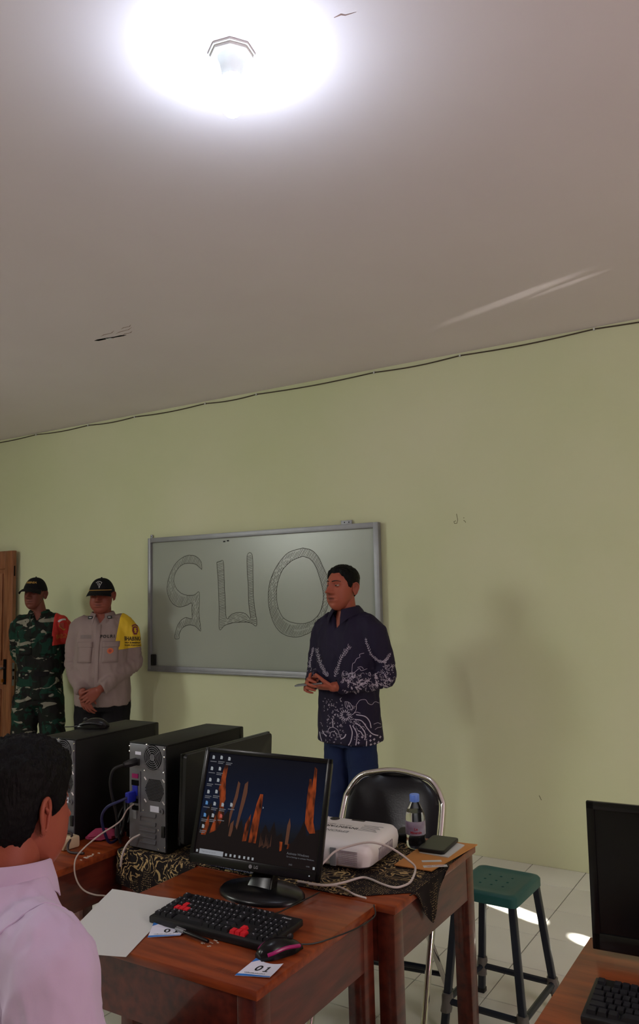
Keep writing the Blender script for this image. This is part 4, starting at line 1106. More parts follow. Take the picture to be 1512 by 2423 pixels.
tag(obj('white_cable', MB().tube(smooth_path(lead, 6), 0.0028, 8), M_whitecable, smooth=True), 'short white cable end lying behind the front desk edge, before the projector loop', 'cable')
o = obj('black_pouch', MB().box((0, 0, 0), (0.075, 0.075, 0.028)), M_black, None, loc=(-1.225, 2.475, 0.771), rot=(0, 0, 0.2), bevel=0.009)
tag(o, 'small black pouch lying behind the projector and left of the bottle', 'pouch')

# ------------------------------------------------------------------ bottle
bt = thing('water_bottle', 'clear plastic water bottle with a pale blue cap beside the projector', 'bottle', (-1.165, 2.405, 0.7575))
prof = [(0.004, 0.004), (0.024, 0.000), (0.0305, 0.006), (0.0315, 0.020), (0.0300, 0.030), (0.0315, 0.040), (0.0315, 0.072), (0.0305, 0.084), (0.0318, 0.090), (0.0285, 0.110), (0.0220, 0.126), (0.0140, 0.140), (0.0128, 0.146)]
M_pet = mat('clear_plastic', (0.97, 0.98, 1, 1), 0.05, trans=1.0, ior=1.12, spec=0.9)
obj('body', MB().lathe(prof, 28), M_pet, bt, smooth=True, angle=70)
obj('water', MB().lathe([(r - 0.0015, z + 0.002) for r, z in prof[1:10]], 24), M_water, bt, smooth=True, angle=70)
obj('cap', MB().lathe([(0.0155, 0.143), (0.0160, 0.146), (0.0160, 0.163), (0.0145, 0.1655)], 24), M_cap, bt, smooth=True, angle=40)
mb = MB(); n = 24
rings = []
for j in range(n + 1):
    a = math.radians(-200 + 250 * j / n)
    c, s = math.cos(a), math.sin(a)
    rings.append([(0.0319 * c, 0.0319 * s, 0.044), (0.0325 * c, 0.0325 * s, 0.044), (0.0325 * c, 0.0325 * s, 0.086), (0.0319 * c, 0.0319 * s, 0.086)])
lab = obj('label_band', mb.loft(rings), M_label, bt, smooth=True)
mb = MB()
for body, zc, sz in (('Le', 0.064, 0.012), ('Minerale', 0.053, 0.011)):
    v, f = text_mesh(body, sz, bold=0.0003)
    mb.add([Vector((0.0329 * math.cos(math.radians(-62) + p.x / 0.0329), 0.0329 * math.sin(math.radians(-62) + p.x / 0.0329), zc + p.y)) for p in v], f)
obj('label_lettering', mb, mat('label_red', rgb(150, 30, 50), 0.5), lab)

# ------------------------------------------------------------------ envelope, papers, phone
env = thing('envelope', 'brown manila envelope with two labels on the corner of the rear desk', 'envelope')
Menv = [(-1.150, 2.218), (-1.030, 2.222), (-1.000, 2.515), (-1.155, 2.495)]
mb = MB(); mb.prism(Menv, 0.7565, 0.7600)
obj('sleeve', mb, M_env, env, bevel=0.0006)
obj('label_strip', MB().box((0, 0, 0.7603), (0.060, 0.016, 0.0006), Matrix.Translation((-1.063, 2.298, 0)) @ Matrix.Rotation(0.55, 4, 'Z')), M_paper, env)
lb = obj('red_label', MB().box((0, 0, 0.7603), (0.072, 0.018, 0.0006), Matrix.Translation((-1.035, 2.262, 0)) @ Matrix.Rotation(0.62, 4, 'Z')), M_paper, env)
mb = MB()
Tl = Matrix.Translation((-1.035, 2.262, 0.7608)) @ Matrix.Rotation(0.62, 4, 'Z')
text_into(mb, 'SMK NEGERI', 0.0095, Tl, bold=0.0002)
obj('label_print', mb, mat('red_print', rgb(170, 70, 60), 0.6), lb)
o = obj('folded_papers', MB().prism([(-1.128, 2.350), (-1.030, 2.347), (-1.030, 2.480), (-1.125, 2.505)], 0.7604, 0.7636), M_paper, None)
tag(o, 'folded white papers under the black phone on the envelope', 'papers')
ph = thing('phone', 'black phone lying on folded papers beside the bottle', 'phone', (-1.096, 2.425, 0.7645), math.radians(4))
obj('case', MB().prism(rounded_rect(0.088, 0.150, 0.012), 0, 0.011), M_black, ph, bevel=0.002)
obj('screen', MB().prism(rounded_rect(0.082, 0.142, 0.009), 0.0108, 0.0114), mat('phone_glass', rgb(26, 30, 26), 0.35), ph)

# ------------------------------------------------------------------ folding chair
ch = thing('folding_chair', 'black padded folding chair with chrome tubes behind the rear desk', 'chair', (-1.490, 2.765, 0), math.radians(8))
R_ = 0.0125
hw = 0.207
a = [(-hw, -0.235, 0.0), (-hw, -0.02, 0.42), (-hw, 0.145, 0.70), (-hw + 0.012, 0.178, 0.765), (-hw + 0.055, 0.200, 0.822), (-hw + 0.12, 0.208, 0.842), (0, 0.212, 0.852)]
pts = smooth_path(a + [(-x, y, z) for x, y, z in a[-2::-1]], 7)
obj('front_frame', MB().tube(pts, R_, 12), M_chrome, ch, smooth=True)
for s in (-1, 1):
    obj('rear_leg', MB().tube([(s * (hw - 0.028), 0.255, 0.0), (s * (hw - 0.028), -0.10, 0.44)], 0.011, 12), M_chrome, ch, smooth=True)
    obj('foot_cap', MB().lathe([(0.0145, 0.0), (0.0155, 0.004), (0.0155, 0.028), (0.0125, 0.030)], 14), M_black, ch, loc=(s * hw, -0.232, 0), smooth=True)
    obj('foot_cap', MB().lathe([(0.0135, 0.0), (0.0145, 0.004), (0.0145, 0.026), (0.0115, 0.028)], 14), M_black, ch, loc=(s * (hw - 0.028), 0.250, 0), smooth=True)
obj('crossbar', MB().tube([(-hw, -0.105, 0.255), (hw, -0.105, 0.255)], 0.0095, 10), M_stoolleg, ch, smooth=True)
obj('crossbar', MB().tube([(-hw + 0.028, 0.16, 0.118), (hw - 0.028, 0.16, 0.118)], 0.0095, 10), M_stoolleg, ch, smooth=True)
rings = []
for k in range(21):                      # seat: padded slab
    pass
mb = MB()
rings = []
for z, ins in ((0.425, 0.012), (0.430, 0.0), (0.448, 0.0), (0.458, 0.014), (0.462, 0.04)):
    rings.append([(x, y - 0.03, z) for x, y in rounded_rect(0.39 - 2 * ins, 0.38 - 2 * ins, 0.06, 6)])
obj('seat', mb.loft(rings), M_vinyl, ch, smooth=True, angle=50)
# backrest: padded panel filling the top of the frame, slightly hollow
def back_pt(u, v, s):
    z = 0.575 + 0.262 * v
    w = (hw - 0.016) * (1.0 if v < 0.55 else math.sqrt(max(0.0, 1 - ((v - 0.55) / 0.475) ** 2.6))) 
    w *= (0.94 + 0.06 * min(1, v * 6))
    x = w * u
    y = 0.075 + (z - 0.575) * 0.50 + 0.022 * (1 - u * u) * 1.0
    puff = 0.020 * (1 - abs(u) ** 6) * (1 - abs(2 * v - 1) ** 6)
    return Vector((x, y - 0.004 - (puff if s else -0.006), z))
rings = []
nv, nu = 22, 24
for i in range(nv + 1):
    v = i / nv
    rings.append([back_pt(-1 + 2 * j / nu, v, True) for j in range(nu + 1)] + [back_pt(1 - 2 * j / nu, v, False) for j in range(nu + 1)])
obj('backrest', MB().loft(rings), M_vinyl, ch, smooth=True, angle=70)

# ------------------------------------------------------------------ stool
def stool(name, label, x, y, rz, hz=0.5):
    t = thing(name, label, 'stool', (x, y, 0), rz)
    mb = MB()
    w, d = 0.25, 0.285
    rings = []
    for z, ins in ((hz - 0.038, 0.0), (hz - 0.010, 0.0), (hz - 0.003, 0.005), (hz, 0.012), (hz, 0.020), (hz - 0.003, 0.028), (hz - 0.003, 0.06)):
        rings.append([(a, b, z) for a, b in rounded_rect(w - 2 * ins, d - 2 * ins, 0.024, 5)])
    inner = [[(a, b, hz - 0.009) for a, b in rounded_rect(w - 0.012, d - 0.012, 0.020, 5)], [(a, b, hz - 0.038) for a, b in rounded_rect(w - 0.008, d - 0.008, 0.022, 5)]]
    o = obj('seat', MB().loft(inner + rings, cap=False).add([p for p in rings[-1]], [tuple(range(len(rings[-1])))]).add([p for p in inner[0]], [tuple(range(len(inner[0]) - 1, -1, -1))]), M_green, t)
    bm = bmesh.new(); bm.from_mesh(o.data); bmesh.ops.remove_doubles(bm, verts=bm.verts, dist=1e-6)
    bmesh.ops.bridge_loops(bm, edges=[e for e in bm.edges if e.is_boundary]) if any(e.is_boundary for e in bm.edges) else None
    bmesh.ops.recalc_face_normals(bm, faces=bm.faces); bm.to_mesh(o.data); bm.free()
    cs = [obj('hole', MB().lathe([(0.0055, -0.02), (0.0055, 0.02)], 12), None, loc=(i * 0.044 + (0.012 if j else 0) * 0, j * 0.048, hz - 0.005)) for i in (-1, 0, 1) for j in (-1, 0, 1)]
    o.parent = None
    cut(o, cs)
    o.parent = t
    o.data.shade_smooth(); o.data.set_sharp_from_angle(angle=math.radians(40))
    o.data.materials.clear(); o.data.materials.append(M_green)
    tops = [(-0.104, -0.120), (0.104, -0.120), (0.104, 0.120), (-0.104, 0.120)]
    bots = [(-0.152, -0.172), (0.152, -0.172), (0.152, 0.172), (-0.152, 0.172)]
    def at(k, z):
        f = 1 - z / (hz - 0.02)
        return Vector((tops[k][0] + (bots[k][0] - tops[k][0]) * f, tops[k][1] + (bots[k][1] - tops[k][1]) * f, z))
    for k in range(4):
        sq = lambda p: [(p.x + a * 0.0125, p.y + b * 0.0125, p.z) for a, b in ((-1, -1), (1, -1), (1, 1), (-1, 1))]
        obj('leg', MB().loft([sq(at(k, 0.004)), sq(at(k, hz - 0.012))]), M_stoolleg, t, bevel=0.003)
        p = at(k, 0.0)
        obj('foot_cap', MB().box((p.x, p.y, 0.009), (0.031, 0.031, 0.018)), M_black, t, bevel=0.003)
        a_, b_ = at(k, 0.105), at((k + 1) % 4, 0.105)
        obj('footrest', MB().tube([a_, b_], 0.0115, 8), M_stoolleg, t)
    return t, at

st, at = stool('stool', 'dark green plastic stool on black metal legs beside the rear desk', -1.107, 2.955, math.radians(-2))
for k, s in ((3, 1.0), (1, 0.8), (2, 0.8), (0, 0.9)):
    p = at(k, 0.105)
    mb = MB()
    rings = []
    for i in range(7):
        z = 0.07 + 0.07 * s * i / 6
        q = at(k, z)
        rings.append([(q.x + (0.020 + 0.006 * noise.noise(Vector((j * 1.7, i * 2.1, k)))) * math.cos(6.283 * j / 12), q.y + (0.020 + 0.006 * noise.noise(Vector((j * 1.7, i * 2.1, k + 9)))) * math.sin(6.283 * j / 12), z) for j in range(12)])
    obj('plastic_wrap', mb.loft(rings), M_wrap, st, smooth=True)

# ------------------------------------------------------------------ cables and clutter around the towers
lan = [(-1.975, 1.972, 0.90), (-1.985, 1.945, 0.884), (-1.987, 1.925, 0.860), (-1.983, 1.895, 0.850), (-1.991, 1.833, 0.832), (-2.003, 1.781, 0.805), (-2.006, 1.752, 0.783), (-2.005, 1.745, 0.750), (-1.996, 1.749, 0.715), (-1.981, 1.762, 0.688), (-1.954, 1.780, 0.674), (-1.935, 1.805, 0.666), (-1.90, 1.82, 0.655), (-1.84, 1.83, 0.60)]
tag(obj('network_cable', MB().tube(smooth_path(lan, 7), 0.0024, 8), M_lancable, smooth=True), 'long pale network cable hanging in a loop from the cabled tower', 'cable')
lan2 = [(-1.945, 1.972, 0.806), (-1.968, 1.950, 0.792), (-1.985, 1.938, 0.768), (-1.998, 1.935, 0.735), (-2.004, 1.935, 0.705)]
tag(obj('network_cable', MB().tube(smooth_path(lan2, 6), 0.0036, 8), M_whitecable, smooth=True), 'short pale cable dropping over the desk edge below the cabled tower', 'cable')
pc = thing('power_cable', 'black power cord curving out of the cabled tower', 'cord')
obj('plug', MB().tube([(-1.967, 1.966, 1.035), (-1.967, 1.935, 1.035), (-1.975, 1.92, 1.033)], [0.013, 0.013, 0.009], 8), M_black, pc, smooth=True)
obj('wire', MB().tube(smooth_path([(-1.975, 1.92, 1.033), (-2.0, 1.90, 1.02), (-2.016, 1.90, 0.98), (-2.018, 1.91, 0.93), (-2.02, 1.93, 0.87), (-2.03, 1.95, 0.80), (-2.05, 1.98, 0.762), (-2.10, 2.02, 0.756)], 6), 0.0048, 8), M_black, pc, smooth=True)
vg = thing('video_cable', 'blue plugged video cable behind the cabled tower', 'cable')
obj('plug', MB().box((-1.974, 1.950, 0.925), (0.018, 0.036, 0.034)), M_navyplug, vg, bevel=0.004)
obj('wire', MB().tube(smooth_path([(-1.974, 1.934, 0.925), (-1.985, 1.905, 0.918), (-2.02, 1.89, 0.90), (-2.055, 1.90, 0.86), (-2.065, 1.925, 0.80), (-2.075, 1.96, 0.763), (-2.12, 2.06, 0.757)], 6), 0.0046, 8), mat('blue_wire', rgb(22, 26, 70), 0.5), vg, smooth=True)
pts = []
for k in range(44):
    a = k * 0.42
    pts.append((-2.085 + 0.030 * math.cos(a) + 0.001 * k * 0.3, 2.02 + 0.028 * math.sin(a * 0.9), 0.815 + 0.052 * math.sin(a) + 0.0006 * k))
tag(obj('cable_coil', MB().tube(pts, 0.0055, 7), M_black, smooth=True), 'coil of thick black cable bundled between the two towers', 'cable')
tag(obj('black_adapter', MB().box((0, 0, 0.03), (0.05, 0.08, 0.06)), M_black, None, loc=(-2.085, 2.10, 0.7505), bevel=0.006), 'black power adapter standing between the two towers', 'adapter')
o = thing('power_strip', 'cream power strip block on the left desk behind the seated man', 'power strip', (-2.225, 1.885, 0.7505), math.radians(-8))
obj('block', MB().box((0, 0, 0.019), (0.11, 0.065, 0.038)), M_cream, o, bevel=0.007)
obj('cord', MB().tube(smooth_path([(-0.055, 0, 0.02), (-0.03, -0.02, 0.045), (0.0, -0.01, 0.044), (0.035, 0.012, 0.043), (0.064, -0.02, 0.020), (0.09, -0.03, 0.005), (0.14, -0.01, 0.005)], 6), 0.0042, 7), mat('brown_cord', rgb(40, 24, 24), 0.6), o, smooth=True)
mb = MB()
rings = []
for i in range(9):
    k_ = math.sin(math.pi * (0.1 + 0.8 * i / 8)); rings.append([(-2.185 + 0.065 * i / 8 - 0.026 * k_ * math.cos(6.283 * j / 14) * (1 + 0.7 * noise.noise(Vector((i * 0.9, j * 0.8, 3)))), 1.955 + 0.11 * i / 8, 0.764 + 0.022 * k_ * max(-0.6, math.sin(6.283 * j / 14)) * (1 + 0.9 * noise.noise(Vector((i * 0.8, j * 0.9, 7))))) for j in range(14)])
tag(obj('pink_cloth', mb.loft(rings), M_pink, smooth=True), 'crumpled dark pink cloth on the left desk beside the cream power strip', 'cloth')
# ================================================================== people
def vtx_arrays(me):
    n = len(me.vertices)
    co = np.empty(n * 3, dtype=np.float32); me.vertices.foreach_get('co', co)
    return co.reshape(n, 3)

def remesh(mb, voxel, smooth=4, factor=0.5):
    """closed overlapping shapes -> one continuous surface"""
    me = mb.mesh('tmp')
    o = bpy.data.objects.new('tmp', me); COL.objects.link(o)
    m = o.modifiers.new('r', 'REMESH'); m.mode = 'VOXEL'; m.voxel_size = voxel; m.use_smooth_shade = True
    if smooth:
        s = o.modifiers.new('s', 'SMOOTH'); s.factor = factor; s.iterations = smooth
    dg = bpy.context.evaluated_depsgraph_get()
    out = bpy.data.meshes.new_from_object(o.evaluated_get(dg))
    bpy.data.objects.remove(o); bpy.data.meshes.remove(me)
    return out

def wrinkle(me, fn):
    """push every vertex along its normal by fn(co, normal)"""
    nr = [v.normal.copy() for v in me.vertices]
    for v, n in zip(me.vertices, nr):
        d = fn(v.co, n)
        if isinstance(d, Vector):
            v.co += d
        elif d:
            v.co += n * d
    me.update()

def join_mesh(name, parts):
    """several meshes (mesh, Matrix or None) -> one mesh"""
    V, F, o = [], [], 0
    for me, M in parts:
        vs = [v.co for v in me.vertices]
        V += [tuple(M @ c if M is not None else c) for c in vs]
        F += [tuple(i + o for i in p.vertices) for p in me.polygons]
        o += len(vs)
    r = bpy.data.meshes.new(name)
    r.from_pydata(V, [], F); r.update()
    return r

def tint(me, fn):
    a = me.color_attributes.new('tint', 'FLOAT_COLOR', 'POINT')
    buf = np.ones((len(me.vertices), 4), dtype=np.float32)
    for i, v in enumerate(me.vertices):
        buf[i, :3] = fn(v.co)[:3]
    a.data.foreach_set('color', buf.ravel())

sm = lambda a, b, x: (lambda t: t * t * (3 - 2 * t))(min(1, max(0, (x - a) / (b - a))))

# ---- head: a radial surface, front is -Y, origin between the ears; crown at +0.118, chin at -0.112
def head_radius(d, P):
    """distance from the head's centre to the bare skull and jaw along d"""
    def ell(c, r):
        o = [(0 - c[i]) / r[i] for i in range(3)]; q = [d[i] / r[i] for i in range(3)]
        a = sum(x * x for x in q); b = 2 * sum(x * y for x, y in zip(o, q)); k = sum(x * x for x in o) - 1
        D = b * b - 4 * a * k
        return (-b + math.sqrt(D)) / (2 * a) if D > 0 else 0.0
    w, j = P.get('w', 1), P.get('jaw', 1)
    r1 = ell((0, 0.006, 0.030), (0.0765 * w, 0.097, 0.088))
    r2 = ell((0, -0.036, -0.046), (0.060 * w * j, 0.056, 0.068))
    r3 = ell((0, -0.018, -0.02), (0.068 * w * (0.5 + 0.5 * j), 0.074, 0.075))
    p = 14.0
    m = max(r1, r2, r3)
    return m * (((r1 / m) ** p + (r2 / m) ** p + (r3 / m) ** p) ** (1 / p))

def head_features(P):
    k = P.get('fat', 0.0)
    open_ = P.get('open', 0.0)
    F = [  # centre, sigma, push
        ((0, -0.094, 0.022), (0.0085, 0.03, 0.018), (0, -0.011, 0)), ((0, -0.098, 0.000), (0.0085, 0.03, 0.016), (0, -0.017, 0)),
        ((0, -0.100, -0.016), (0.0115, 0.03, 0.0095), (0, -0.023, 0.000)), ((0.0135, -0.094, -0.0185), (0.0065, 0.03, 0.0065), (0.003, -0.012, 0)), ((-0.0135, -0.094, -0.0185), (0.0065, 0.03, 0.0065), (-0.003, -0.012, 0)),
        ((0.030, -0.085, 0.040), (0.019, 0.03, 0.0065), (0, -0.0045, 0)), ((-0.030, -0.085, 0.040), (0.019, 0.03, 0.0065), (0, -0.0045, 0)),
        ((0.030, -0.085, 0.022), (0.0150, 0.03, 0.0100), (0, 0.0085, 0)), ((-0.030, -0.085, 0.022), (0.0150, 0.03, 0.0100), (0, 0.0085, 0)),
        ((0.046, -0.070, -0.004), (0.018, 0.03, 0.015), (0.002, -0.004, 0)), ((-0.046, -0.070, -0.004), (0.018, 0.03, 0.015), (-0.002, -0.004, 0)),
        ((0.046, -0.060, -0.045), (0.024, 0.04, 0.030), (0.009 * k, -0.006 * k, 0)), ((-0.046, -0.060, -0.045), (0.024, 0.04, 0.030), (-0.009 * k, -0.006 * k, 0)),
        ((0, -0.092, -0.0435), (0.017, 0.03, 0.0045), (0, -0.0065, 0)), ((0, -0.092, -0.0595 - open_), (0.015, 0.03, 0.0052), (0, -0.0068, 0)),
        ((0, -0.092, -0.0515 - open_ * 0.5), (0.021, 0.03, 0.0022 + open_ * 0.5), (0, 0.0050 + open_ * 0.6, 0)),
        ((0, -0.085, -0.073 - open_), (0.018, 0.03, 0.0055), (0, 0.004, 0)), ((0, -0.080, -0.094 - open_), (0.017, 0.03, 0.013), (0, -0.006, -0.002)),
        ((0.0, -0.02, -0.112), (0.04, 0.05, 0.02), (0, 0, -0.010 * k)), ((0.022, -0.09, -0.036), (0.006, 0.03, 0.012), (0, 0.002, 0)), ((-0.022, -0.09, -0.036), (0.006, 0.03, 0.012), (0, 0.002, 0))]
    return F

def head_mesh(P, na=136, ne=132):
    F = head_features(P)
    rings = []
    vs, fs = [], []
    for i in range(ne + 1):
        el = -math.pi / 2 + math.pi * (0.02 + 0.96 * i / ne)
        for j in range(na):
            t = j / na
            az = 2 * math.pi * t - 0.55 * math.sin(2 * math.pi * t)      # denser at the front
            d = (math.sin(az) * math.cos(el), -math.cos(az) * math.cos(el), math.sin(el))
            r = head_radius(d, P)
            p = Vector(d) * r
            q = p.copy()
            if p.y < 0.02:
                for c, s, push in F:
                    e = ((p.x - c[0]) / s[0]) ** 2 + ((p.y - c[1]) / s[1]) ** 2 + ((p.z - c[2]) / s[2]) ** 2
                    if e < 12:
                        g = math.exp(-e / 2)
                        q += Vector(push) * g
            vs.append(q)
    for i in range(ne):
        for j in range(na):
            a, b = i * na + j, i * na + (j + 1) % na
            fs.append((a, b, b + na, a + na))
    fs.append(tuple(range(na - 1, -1, -1))); fs.append(tuple(ne * na + j for j in range(na)))
    mb = MB().add(vs, fs)
    # eyelids
    for s in (-1, 1):
        for up, ang0, ang1 in ((True, 6, 80), (False, -75, -20)):
            rr = []
            for a in range(7):
                ph = math.radians(ang0 + (ang1 - ang0) * a / 6)
                rr.append([EYE(s, P) + Vector((0.0150 * math.cos(ph) * math.sin(math.radians(b)), -0.0138 * math.cos(ph) * math.cos(math.radians(b)) , 0.0138 * math.sin(ph))) for b in range(-75, 76, 15)])
            vs2 = [p for q in rr for p in q]; n = len(rr[0])
            mb.add(vs2, [(a * n + b, a * n + b + 1, (a + 1) * n + b + 1, (a + 1) * n + b) for a in range(6) for b in range(n - 1)])
    # ears: rim, inner bowl and lobe
    for s in (-1, 1):
        ex = 0.0735 * P.get('w', 1)
        out = [(0.013, -0.026), (0.004, -0.020), (0.002, -0.004), (0.000, 0.010), (0.004, 0.024), (0.015, 0.031), (0.026, 0.027), (0.032, 0.014), (0.030, -0.002), (0.024, -0.014), (0.021, -0.025), (0.017, -0.030)]
        path = [Vector((s * (ex + 0.004 + 0.42 * max(0, a - 0.002)), 0.004 + a, b + 0.004)) for a, b in out]
        mb.tube(smooth_path(path, 4), [0.0032 + 0.0012 * math.sin(3.14 * k / 44) for k in range(len(smooth_path(path, 4)))], 8)
        bowl = [Vector((s * (ex + 0.003 + 0.42 * max(0, a - 0.002)), 0.004 + a, b + 0.004)) for a, b in out]
        thick = [v + Vector((s * -0.004, 0.003, 0)) for v in bowl]
        c1, c2 = sum(bowl, Vector()) / len(bowl) + Vector((s * -0.006, 0, 0)), sum(thick, Vector()) / len(thick)
        n = len(bowl)
        mb.add(bowl + [c1], [(i, (i + 1) % n, n) if s > 0 else ((i + 1) % n, i, n) for i in range(n)])
        mb.add(thick + [c2], [((i + 1) % n, i, n) if s > 0 else (i, (i + 1) % n, n) for i in range(n)])
        mb.tube([Vector((s * (ex + 0.002), 0.006, 0.006)), Vector((s * (ex + 0.010), 0.016, 0.014)), Vector((s * (ex + 0.013), 0.024, 0.020))], [0.003, 0.0036, 0.002], 7)
        mb.ball((s * (ex + 0.001), 0.004, -0.004), (0.004, 0.0045, 0.007), 8, 6)
        mb.ball((s * (ex + 0.005), 0.018, -0.024), (0.0055, 0.007, 0.009), 10, 7)
    return mb.mesh('head')

def EYE(s, P):
    return Vector((s * 0.0305, -0.0735, 0.0215))

SKIN = {}
def skin_fn(base, P):
    lip = Vector(base[:3]).lerp(Vector((0.16, 0.05, 0.05)), 0.55)
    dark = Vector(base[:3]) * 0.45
    ear_ = Vector(base[:3])
    open_ = P.get('open', 0.0)
    def f(c):
        k = Vector(base[:3])
        if c.y < -0.06:
            e = math.exp(-((c.x / 0.020) ** 2) * 1.5) 
            wx = math.sqrt(max(0.0, 1 - (c.x / 0.0235) ** 2)) + 1e-3
            l = max(math.exp(-((c.z + 0.0465) / (0.0036 * wx)) ** 2), math.exp(-((c.z + 0.0575 + open_) / (0.0046 * wx)) ** 2)) * min(1, wx * 2)
            k = k.lerp(lip, 0.85 * l)
            m_ = math.exp(-((c.z + 0.0515 + open_ / 2) / (0.0015 + open_ * 0.45 * wx)) ** 2) * min(1, wx * 1.6)
            k = k.lerp(Vector((0.02, 0.008, 0.008)), 0.9 * m_)  # dark gap between the lips, shade painted into the skin
            mu = math.exp(-((c.z + 0.034) / 0.0055) ** 2) * math.exp(-(c.x / 0.022) ** 2) * P.get('must', 0.0)
            k = k.lerp(Vector((0.03, 0.02, 0.02)), 0.75 * mu)
            for s in (-1, 1):
                no = math.exp(-((c.x - s * 0.0075) / 0.0035) ** 2 - ((c.z + 0.0265) / 0.0026) ** 2)
                k = k.lerp(Vector((0.02, 0.01, 0.01)), 0.85 * no)  # nostrils: their shade is painted into the skin colour
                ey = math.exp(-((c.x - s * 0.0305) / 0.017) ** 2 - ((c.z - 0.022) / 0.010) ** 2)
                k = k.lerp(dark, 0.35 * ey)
        return k
    return f

def hair_mesh(P, top, side, line, seed=0, na=120, ne=90, rough=0.0035):
    """shell of hair: sits over the skull above the hairline, buried under the skin below it"""
    vs, fs = [], []
    for i in range(ne + 1):
        el = -math.pi / 2 + math.pi * (0.06 + 0.93 * i / ne)
        for j in range(na):
            az = 2 * math.pi * j / na
            d = (math.sin(az) * math.cos(el), -math.cos(az) * math.cos(el), math.sin(el))
            r = head_radius(d, P)
            p = Vector(d) * r
            h = line(abs(((az + math.pi) % (2 * math.pi)) - math.pi))      # 0 = front, pi = back -> height of the hairline
            k = sm(-0.004, 0.016, p.z - h)
            kt = sm(0.030, 0.085, p.z)
            th = side + (top - side) * kt
            n = noise.noise(Vector((d[0] * 9, d[1] * 9, d[2] * 9 + seed))) * rough + noise.noise(Vector((d[0] * 26, d[1] * 26, d[2] * 14 + seed))) * rough * 0.8
            off = -0.008 + (th + 0.008) * k + n * k * (0.3 + 0.7 * kt)
            vs.append(Vector(d) * (r + off))
    for i in range(ne):
        for j in range(na):
            a, b = i * na + j, i * na + (j + 1) % na
            fs.append((a, b, b + na, a + na))
    fs.append(tuple(range(na - 1, -1, -1))); fs.append(tuple(ne * na + j for j in range(na)))
    return MB().add(vs, fs).mesh('hair')

def interp(tab):
    def f(x):
        for (a, b), (c, d) in zip(tab[:-1], tab[1:]):
            if x <= c:
                t = (x - a) / (c - a); t = t * t * (3 - 2 * t)
                return b + (d - b) * t
        return tab[-1][1]
    return f
HAIRLINE = interp([(0, 0.084), (0.45, 0.087), (0.8, 0.066), (1.05, 0.040), (1.22, 0.006), (1.45, 0.000), (1.62, 0.028), (1.86, 0.026), (2.05, -0.030), (2.5, -0.068), (3.15, -0.074)])

# ---- hand: palm, four fingers, thumb. M maps hand space to the body: +X towards the thumb, -Y out of the palm, +Z along the fingers
def hand_into(mb, M, curl=(0.5, 0.55, 0.6, 0.65), spread=0.05, thumb=(0.5, 0.3, 0.4), s=1.0):
    rings = []
    for z, w, t, cx in ((-0.03, 0.026, 0.019, 0), (0.0, 0.028, 0.018, 0), (0.025, 0.036, 0.0165, 0.001), (0.055, 0.041, 0.0145, 0), (0.080, 0.041, 0.012, 0), (0.090, 0.037, 0.009, 0)):
        rings.append([M @ Vector(((cx + w * math.cos(2 * math.pi * j / 16)) * s, t * math.sin(2 * math.pi * j / 16) * s, z * s)) for j in range(16)])
    mb.loft(rings)
    for k, (x, z0, L) in enumerate(((0.030, 0.082, (0.040, 0.024, 0.020)), (0.010, 0.087, (0.044, 0.028, 0.021)), (-0.011, 0.083, (0.040, 0.026, 0.020)), (-0.030, 0.074, (0.031, 0.019, 0.018)))):
        c = curl[k] if isinstance(curl, (tuple, list)) else curl
        p = Vector((x * s, 0.001 * s, (z0 - 0.012) * s)); ang = 0.0
        pts = [p.copy()]; sx = -spread * (k - 1.5)
        p = p + Vector((0, 0, 0.012 * s)); pts.append(p.copy())
        for q, l in enumerate(L):
            ang += c * (0.9, 1.25, 0.8)[q]
            p = p + Vector((math.sin(-sx) * -1 * l * s * math.cos(ang), -math.sin(ang) * l * s, math.cos(ang) * l * s))
            pts.append(p.copy())
        r = [0.0090, 0.0095, 0.0086, 0.0080, 0.0066]
        if k == 3:
            r = [a * 0.86 for a in r]
        mb.tube([M @ a for a in pts], [a * s for a in r], 10, round_ends=True)
    a0, a1, a2 = thumb
    p = Vector((0.022 * s, -0.004 * s, 0.012 * s)); pts = [p.copy()]
    d = Vector((math.sin(a0), -0.30 - 0.4 * a1, math.cos(a0))).normalized()
    p = p + d * 0.040 * s; pts.append(p.copy())
    d = Vector((math.sin(a0) * (1 - a1) , -0.30 - a1, math.cos(a0) + 0.2)).normalized(); p = p + d * 0.031 * s; pts.append(p.copy())
    d = Vector((math.sin(a0) * (1 - a1) - 0.6 * a2, -0.30 - a1, math.cos(a0) + 0.2)).normalized(); p = p + d * 0.026 * s; pts.append(p.copy())
    mb.tube([M @ a for a in pts], [0.0135 * s, 0.0115 * s, 0.0098 * s, 0.0078 * s], 10, round_ends=True)

def ellring(c, w, d, n=36, p=2.4, rot=0.0):
    out = []
    for j in range(n):
        a = 2 * math.pi * j / n
        x = math.copysign(abs(math.cos(a)) ** (2 / p), math.cos(a)) * w
        y = math.copysign(abs(math.sin(a)) ** (2 / p), math.sin(a)) * d
        out.append(Vector((c[0] + x * math.cos(rot) - y * math.sin(rot), c[1] + x * math.sin(rot) + y * math.cos(rot), c[2])))
    return out

def torso_into(mb, tab, lean=(0, 0), n=40, p=2.5):
    """tab rows: z, half width, half depth, centre y"""
    mb.loft([ellring((lean[0] * z, cy + lean[1] * z, z), w, d, n, p) for z, w, d, cy in tab])

